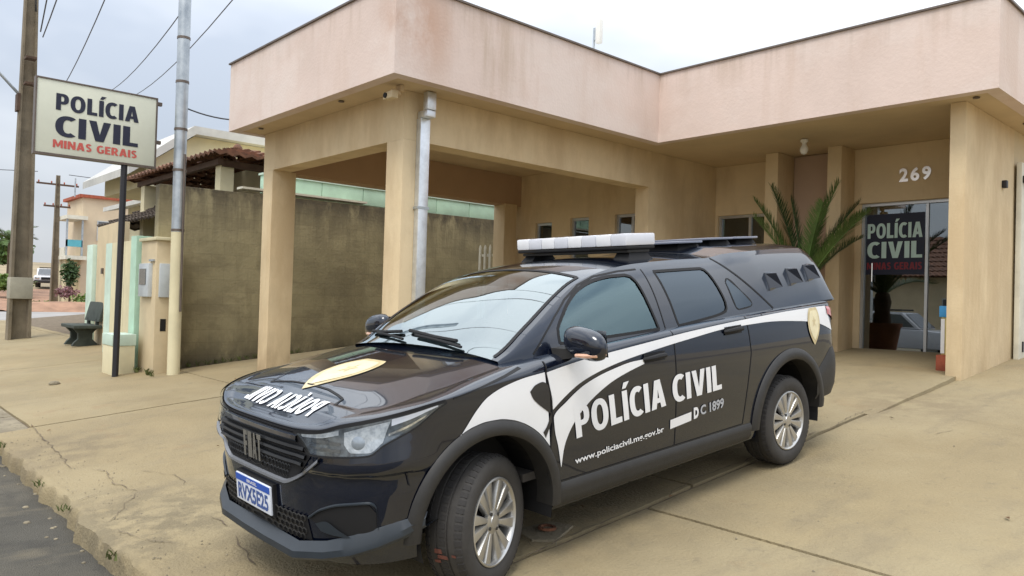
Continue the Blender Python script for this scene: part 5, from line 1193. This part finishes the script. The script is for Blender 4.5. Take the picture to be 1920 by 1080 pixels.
# windshield seal and top band
def roof_ribbon(name, pts, wid, off, m, parent=truck):
    q = []
    for a, b_ in zip(pts[:-1], pts[1:]): q += [(a[0]+(b_[0]-a[0])*i/16, a[1]+(b_[1]-a[1])*i/16) for i in range(16)]
    q.append(pts[-1]); P = []
    for i, (u_, f_) in enumerate(q):
        a = q[max(i-1, 0)]; b_ = q[min(i+1, len(q)-1)]; du, df = b_[0]-a[0], (b_[1]-a[1])*.62; l = math.hypot(du, df) or 1; nu, nf = -df/l*wid/2, du/l*wid/2/.62; r = []
        for k_ in (-1, 1): p = roofpt(min(max(u_+nu*k_, .2), 3.56), max(-.9999, min(.9999, f_+nf*k_))); r.append((p[0]-off*.5, p[1], p[2]+off))
        P.append(r)
    mb = MB(); mb.grid(P); return cb(name, mb, m, parent)
roof_ribbon('windshield_seal', [(.22, -.93), (.93, -.93)], .02, .003, 'gap_black'); roof_ribbon('windshield_seal', [(.22, .93), (.93, .93)], .02, .003, 'gap_black'); roof_ribbon('windshield_seal', [(.925, -.92), (.925, .92)], .025, .003, 'gap_black')
roof_ribbon('canopy_gap', [(2.19, -.99), (2.19, .99)], .014, .003, 'gap_black')
mb = MB(); mb.grid([[(u_, v_, max(hood_w(min(u_, .315), v_), float(Hc(.3))-.03*(abs(v_)/.7)**2)+.004+dz) for u_, dz in ((.245-.0*abs(v_), .0), (.29, .008), (.345, .016))] for v_ in np.linspace(-.70, .70, 30)]); cb('cowl', mb, 'car_plastic', smooth=50)
ws = [('wiper', [(.215, .40), (.235, .12), (.25, -.08)]), ('wiper', [(.215, -.16), (.26, -.46), (.275, -.54)])]
for nm, pts in ws:
    def wpt(u_, v_):
        vr = float(gh(u_, float(Ah(u_)))); p = roofpt(u_, max(-.99, min(.99, v_/vr))); return Vector((p[0]-.008, p[1], p[2]+.014))
    A = [wpt(*p) for p in spl2(pts, 9)]; mb = MB(); mb.tube(A, .008, 6); w_ = cb(nm, mb, 'gap_black', smooth=40)
    B_ = [wpt(u_, v_) for u_, v_ in [(pts[1][0]+.012, pts[1][1]+.20), (pts[1][0]+.015, pts[1][1]), (pts[2][0]+.03, pts[2][1]-.10)]]; mb = MB(); mb.tube(B_, .011, 6); cb('blade', mb, 'gap_black', w_, smooth=40)
# side glass, frames
def wfill(poly, off, n=30, rows=6):
    us_ = np.linspace(min(p[0] for p in poly)+.001, max(p[0] for p in poly)-.001, n); P = []
    for u_ in us_:
        ws_ = []
        for i in range(len(poly)):
            (x1, y1), (x2, y2) = poly[i-1], poly[i]
            if (x1-u_)*(x2-u_) <= 0 and x1 != x2: ws_.append(y1+(y2-y1)*(u_-x1)/(x2-x1))
        a, b_ = min(ws_), max(ws_); P.append([(u_, a+(b_-a)*k_/rows) for k_ in range(rows+1)])
    return P
for s in (1, -1):
    for W_, m_ in ((W1, 'side_glass'), (W2, 'rear_side_glass'), (W3_, 'rear_side_glass')):
        mb = MB(); mb.grid([[(u_, s*float(gh(u_, w_, -.004 if W_ is not W3_ else .002)), w_) for u_, w_ in r] for r in wfill(W_, 0)]); g_ = cb('window', mb, m_, smooth=True)
        gap('window_seal', [tuple(p) for p in spl2(W_+[W_[0]], 50)], .016, .0015, g_, s, gh, 'gap_black', 2)
    gap('window_seal', [(.40, 1.062), (.50, 1.155), (.60, 1.235), (.72, 1.318), (.86, 1.388), (1.0, 1.428), (1.2, 1.448), (1.36, 1.452)], .009, .0018, truck, s, gh, 'gap_black', 6)
    gap('pillar_gap', [(1.40, 1.45), (1.415, 1.28), (1.425, 1.095)], .008, .0018, truck, s, gh, 'gap_black', 10)
    gap('canopy_gap', [(seam_u(1.49), 1.488), (seam_u(1.36), 1.36), (seam_u(1.115), 1.118)], .014, .002, truck, s, gh, 'gap_black', 20)
    gap('canopy_gap', [(2.60, 1.106), (3.52, 1.112)], .012, .003, truck, s, gh, 'gap_black', 40)
    # louvre scoops on the canopy
    for i, (u_, w_) in enumerate(((2.70, 1.305), (3.00, 1.322), (3.27, 1.338))):
        g0 = lambda a, b_, o_: (a, s*float(gh(a, b_, o_)), b_)
        mb = MB(); mb.hexa([g0(u_-.045, w_-.07, .001), g0(u_+.05, w_-.055, .001), g0(u_+.02, w_+.065, .001), g0(u_-.05, w_+.06, .001)], [g0(u_-.04, w_-.05, .008), g0(u_+.03, w_-.045, .065), g0(u_+.0, w_+.055, .065), g0(u_-.045, w_+.05, .008)]); sc_ = cb('canopy_scoop', mb, 'car_canopy', fix=True)
        mb = MB(); mb.add([g0(u_+.048, w_-.047, .040), g0(u_+.052, w_-.055, .003), g0(u_+.022, w_+.062, .003), g0(u_+.018, w_+.052, .040)], [(0, 1, 2, 3)]); cb('scoop_mouth', mb, 'gap_black', sc_)
    # door handles
    for g, (u_, w_) in (('front_door', (1.23, .957)), ('rear_door', (2.04, 1.030))):
        hp_ = [(u_-.105, w_-.006), (u_-.06, w_), (u_+.0, w_+.003), (u_+.055, w_+.003), (u_+.085, w_)]; mb = MB()
        mb.tube([(a, s*float(flank(a, b_, .003 if k_ in (0, 4) else .034)), b_) for k_, (a, b_) in enumerate(hp_)], [.010, .015, .016, .015, .010], 8); cb('handle', mb, 'gap_black', doors[g, s], smooth=40)
        mb = MB(); mb.grid([[(a, s*float(flank(a, b_, .0068)), b_) for b_ in (w_-.028, w_, w_+.024)] for a in np.linspace(u_-.10, u_+.09, 6)]); cb('handle_recess', mb, 'gap_black', doors[g, s])
# roof light bar
lb = cb('light_bar', MB().box(1.44, 1.72, -.51, .51, 1.572, 1.594), 'gap_black', bevel=.01)
segs = np.linspace(-.51, .51, 9)
for i, (a, b_) in enumerate(zip(segs[:-1], segs[1:])): cb('lens_module', MB().box(1.435, 1.725, a+.0008, b_-.0008, 1.595, 1.672), 'lightbar_white' if i % 2 == 0 else 'lightbar_grey', lb, bevel=.012)
cb('bar_base', MB().box(1.47, 1.69, -.49, .49, 1.550, 1.571), 'car_plastic', lb, bevel=.008)
for s in (1, -1):
    mb = MB(); mb.hexa([(1.44, s*.38, 1.495), (1.72, s*.38, 1.495), (1.72, s*.52, 1.480), (1.44, s*.52, 1.480)], [(1.50, s*.38, 1.555), (1.66, s*.38, 1.555), (1.66, s*.48, 1.555), (1.50, s*.48, 1.555)]); cb('bracket_foot', mb, 'gap_black', lb, fix=True)
# canopy roof vents
for u_ in (2.44, 2.84, 3.20):
    z_ = float(Rc(u_)); vt_ = cb('roof_vent', MB().box(u_-.15, u_+.15, -.27, .27, z_+.034, z_+.052), 'vent_sky_sheen', bevel=.008)
    mb = MB(); mb.hexa([(u_-.12, -.24, z_-.02), (u_+.15, -.26, z_-.02), (u_+.15, .26, z_-.02), (u_-.12, .24, z_-.02)], [(u_-.06, -.20, z_+.037), (u_+.14, -.22, z_+.037), (u_+.14, .22, z_+.037), (u_-.06, .20, z_+.037)]); cb('vent_base', mb, 'gap_black', vt_, fix=True)
# mirrors
for s in (1, -1):
    mb = MB(); nphi, nth = 18, 24; P = []
    for i in range(nth+1):
        t_ = math.pi*i/nth; r = []
        for j in range(nphi+1):
            p_ = 2*math.pi*j/nphi; e_ = lambda x, n: math.copysign(abs(x)**n, x)
            v_ = .985+.132*e_(math.cos(t_), .75); rr_ = e_(math.sin(t_), .75); du_ = e_(math.cos(p_), .8)*rr_; dw_ = e_(math.sin(p_), .75)*rr_
            r.append((.545+.068*du_*(1.0 if du_ < 0 else .45), s*v_, 1.112+dw_*(.085 if dw_ > 0 else .075)-.02*(v_-.985)/.13))
        P.append(r)
    mb.grid(P); mr_ = cb('side_mirror', mb, 'car_black', smooth=60)
    mb = MB(); mb.hexa([(.50, s*.80, 1.020), (.58, s*.80, 1.020), (.57, s*.93, 1.045), (.52, s*.93, 1.045)], [(.50, s*.775, 1.085), (.58, s*.775, 1.085), (.57, s*.93, 1.085), (.52, s*.93, 1.085)]); cb('mirror_arm', mb, 'car_plastic', mr_, fix=True)
    mb = MB(); mb.tube([(.482, s*.97, 1.062), (.486, s*1.03, 1.064), (.508, s*1.085, 1.066), (.550, s*1.108, 1.070)], [.009, .013, .013, .009], 8); cb('mirror_indicator', mb, 'lamp_orange', mr_, smooth=40)
    mb = MB(); mb.add([(.578, s*.87, 1.05), (.578, s*1.10, 1.05), (.578, s*1.09, 1.18), (.578, s*.88, 1.18)], [(0, 1, 2, 3)]); cb('mirror_glass', mb, 'chrome', mr_)
# tail lamps
for s in (1, -1):
    P = []
    for a_ in np.linspace(3, 62, 24):
        r = []
        for w_ in np.linspace(.86+.165*(62-a_)/59, 1.098, 6):
            p = R_(a_); c_, s_2 = math.cos(p)**(2/N_R), math.sin(p)**(2/N_R); r.append((C_R+(float(UR(w_))-C_R+.008)*s_2, s*(float(Bf(w_))*(1 if w_ < 1.07 else .985)+.009)*c_, w_))
        P.append(r)
    mb = MB(); mb.grid(P); cb('tail_light', mb, 'lamp_red', smooth=60)
# ---------------- wheels
def wheel(uc, s, steer):
    w_ = bpy.data.objects.new('wheel', None); col.objects.link(w_); w_.parent = truck; w_.location = (s*.74, uc, .3135); w_.rotation_euler = (0, 0, R_(steer)); w_.empty_display_size = .1
    prof_ = [(.205, .092), (.215, .100), (.245, .108), (.275, .107), (.298, .097), (.308, .082), (.3115, .070)]
    pr = prof_+[(.3135, .060), (.3135, .034), (.306, .032), (.306, .024), (.3135, .022), (.3135, -.022), (.306, -.024), (.306, -.032), (.3135, -.034)]+[(r_, -h_) for r_, h_ in reversed(prof_)]
    MB_ = MB(); MB_.lathe([(r_, s*h_) for r_, h_ in pr], 72, 'x'); ty = MB_.build('tyre', 'tyre_side', w_, smooth=35, fix=True)
    tr = MB()
    for i in range(54):      # shoulder tread blocks
        a = 2*math.pi*i/54
        for sd2 in (-1, 1):
            def tp(da, r_, h_): return (sd2*h_, r_*math.cos(a+da), r_*math.sin(a+da))
            b4 = [tp(-.040, .305, .066), tp(.040, .305, .066), tp(.040, .300, .098), tp(-.040, .300, .098)]; t4 = [tp(-.038, .3165, .066), tp(.038, .3165, .066), tp(.036, .3055, .094), tp(-.036, .3055, .094)]; tr.hexa(b4, t4)
        def tq(da, r_, h_): return (h_, r_*math.cos(a+da), r_*math.sin(a+da))
        tr.hexa([tq(-.04, .31, -.016), tq(.036, .31, -.016), tq(.044, .31, .016), tq(-.03, .31, .016)], [tq(-.04, .3162, -.016), tq(.036, .3162, -.016), tq(.044, .3162, .016), tq(-.03, .3162, .016)])
    o = tr.build('tread', 'rubber', ty); o['kind'] = 'stuff'
    rm = MB(); rm.lathe([(.208, s*.094), (.207, s*.102), (.200, s*.104), (.193, s*.098), (.188, s*.080), (.185, s*.02), (.185, -s*.08)], 56, 'x'); rim_o = rm.build('rim', 'rim_silver', w_, smooth=35, fix=True)
    bd = MB(); bd.lathe([(.186, s*.030), (.03, s*.034), (0, s*.034)], 40, 'x'); bd.build('brake_disc', 'rim_dark', w_)
    for i in range(12):
        a = 2*math.pi*i/12+(.045 if i % 2 else -.045)+R_(8)
        def sp_(r_, t_, h_): return (s*h_, r_*math.cos(a)-t_*math.sin(a), r_*math.sin(a)+t_*math.cos(a))
        m_ = MB(); m_.hexa([sp_(.03, -.012, .055), sp_(.03, .012, .055), sp_(.190, .034, .066), sp_(.190, -.034, .066)], [sp_(.035, -.008, .088), sp_(.035, .008, .088), sp_(.194, .024, .097), sp_(.194, -.024, .097)])
        m_.build('spoke', 'rim_silver', rim_o, bevel=.004, fix=True)
    hb = MB(); hb.lathe([(.062, s*.070), (.060, s*.088), (.034, s*.094), (.032, s*.098), (0, s*.100)], 24, 'x'); hb.build('hub_cap', 'rim_silver', rim_o, smooth=35, fix=True)
    for i in range(4):
        a = 2*math.pi*i/4+.5; n_ = MB(); n_.lathe([(.009, s*.086), (.009, s*.095), (0, s*.096)], 8, 'x', (0, .046*math.cos(a), .046*math.sin(a))); n_.build('wheel_nut', 'rim_dark', rim_o)
    return w_
wf = wheel(0, 1, 21); wheel(0, -1, 21); wheel(2.737, 1, 0); wheel(2.737, -1, 0)
mb = MB()
for t0, h0, dt, dh in ((.10, -.02, .07, .035), (.19, .0, .06, .05), (.27, -.03, .05, .03), (.16, .06, .04, .02)):
    mb.grid([[(h0+dh*(q_-.5)*(1+.3*math.sin(9*t_)), .3185*math.cos(math.pi+t0+t_), .3185*math.sin(math.pi+t0+t_)) for q_ in (0, .5, 1)] for t_ in np.linspace(0, dt, 4)])
mb.build('mud_patch', 'mud_red', wf)
# ---------------- cabin interior
cb('interior_floor', MB().box(.3, 2.3, -.74, .74, .42, .46), 'interior_dark'); cb('dashboard', MB().prism([(.34, .80), (.34, 1.03), (.62, 1.055), (.74, .98), (.74, .80)], 'y', -.70, .70), 'interior_dark', bevel=.02)
cb('bulkhead', MB().box(2.16, 2.20, -.70, .70, .46, 1.30), 'interior_dark')
for s in (1, -1):
    se = cb('seat', MB().box(1.02, 1.52, s*.36-.25, s*.36+.25, .62, .80), 'seat_fabric', bevel=.05)
    cb('backrest', MB().hexa([(1.46, s*.36-.24, .78), (1.60, s*.36-.24, .78), (1.60, s*.36+.24, .78), (1.46, s*.36+.24, .78)], [(1.66, s*.36-.20, 1.27), (1.74, s*.36-.20, 1.27), (1.74, s*.36+.20, 1.27), (1.66, s*.36+.20, 1.27)]), 'seat_fabric', se, bevel=.04); cb('headrest', MB().box(1.66, 1.75, s*.36-.13, s*.36+.13, 1.29, 1.42), 'seat_fabric', se, bevel=.03)
cb('rear_seat', MB().prism([(1.85, .60), (1.85, .80), (2.05, .80), (2.12, 1.20), (2.16, 1.20), (2.16, .60)], 'y', -.62, .62), 'seat_fabric', bevel=.03)
mb = MB(); A = [(.86+.10*math.sin(t_)*.9, .36+.185*math.cos(t_), 1.02+.165*math.sin(t_)) for t_ in np.linspace(0, 2*math.pi, 33)]; mb.tube(A, .016, 8, False); stw = cb('steering_wheel', mb, 'gap_black', smooth=40)
mb = MB(); mb.tube([(.70, .36, .97), (.85, .36, 1.01)], .03, 8); mb.tube([(.85, .19, 1.01), (.86, .36, 1.02), (.85, .53, 1.01)], .018, 6); cb('steering_column', mb, 'gap_black', stw, smooth=40)
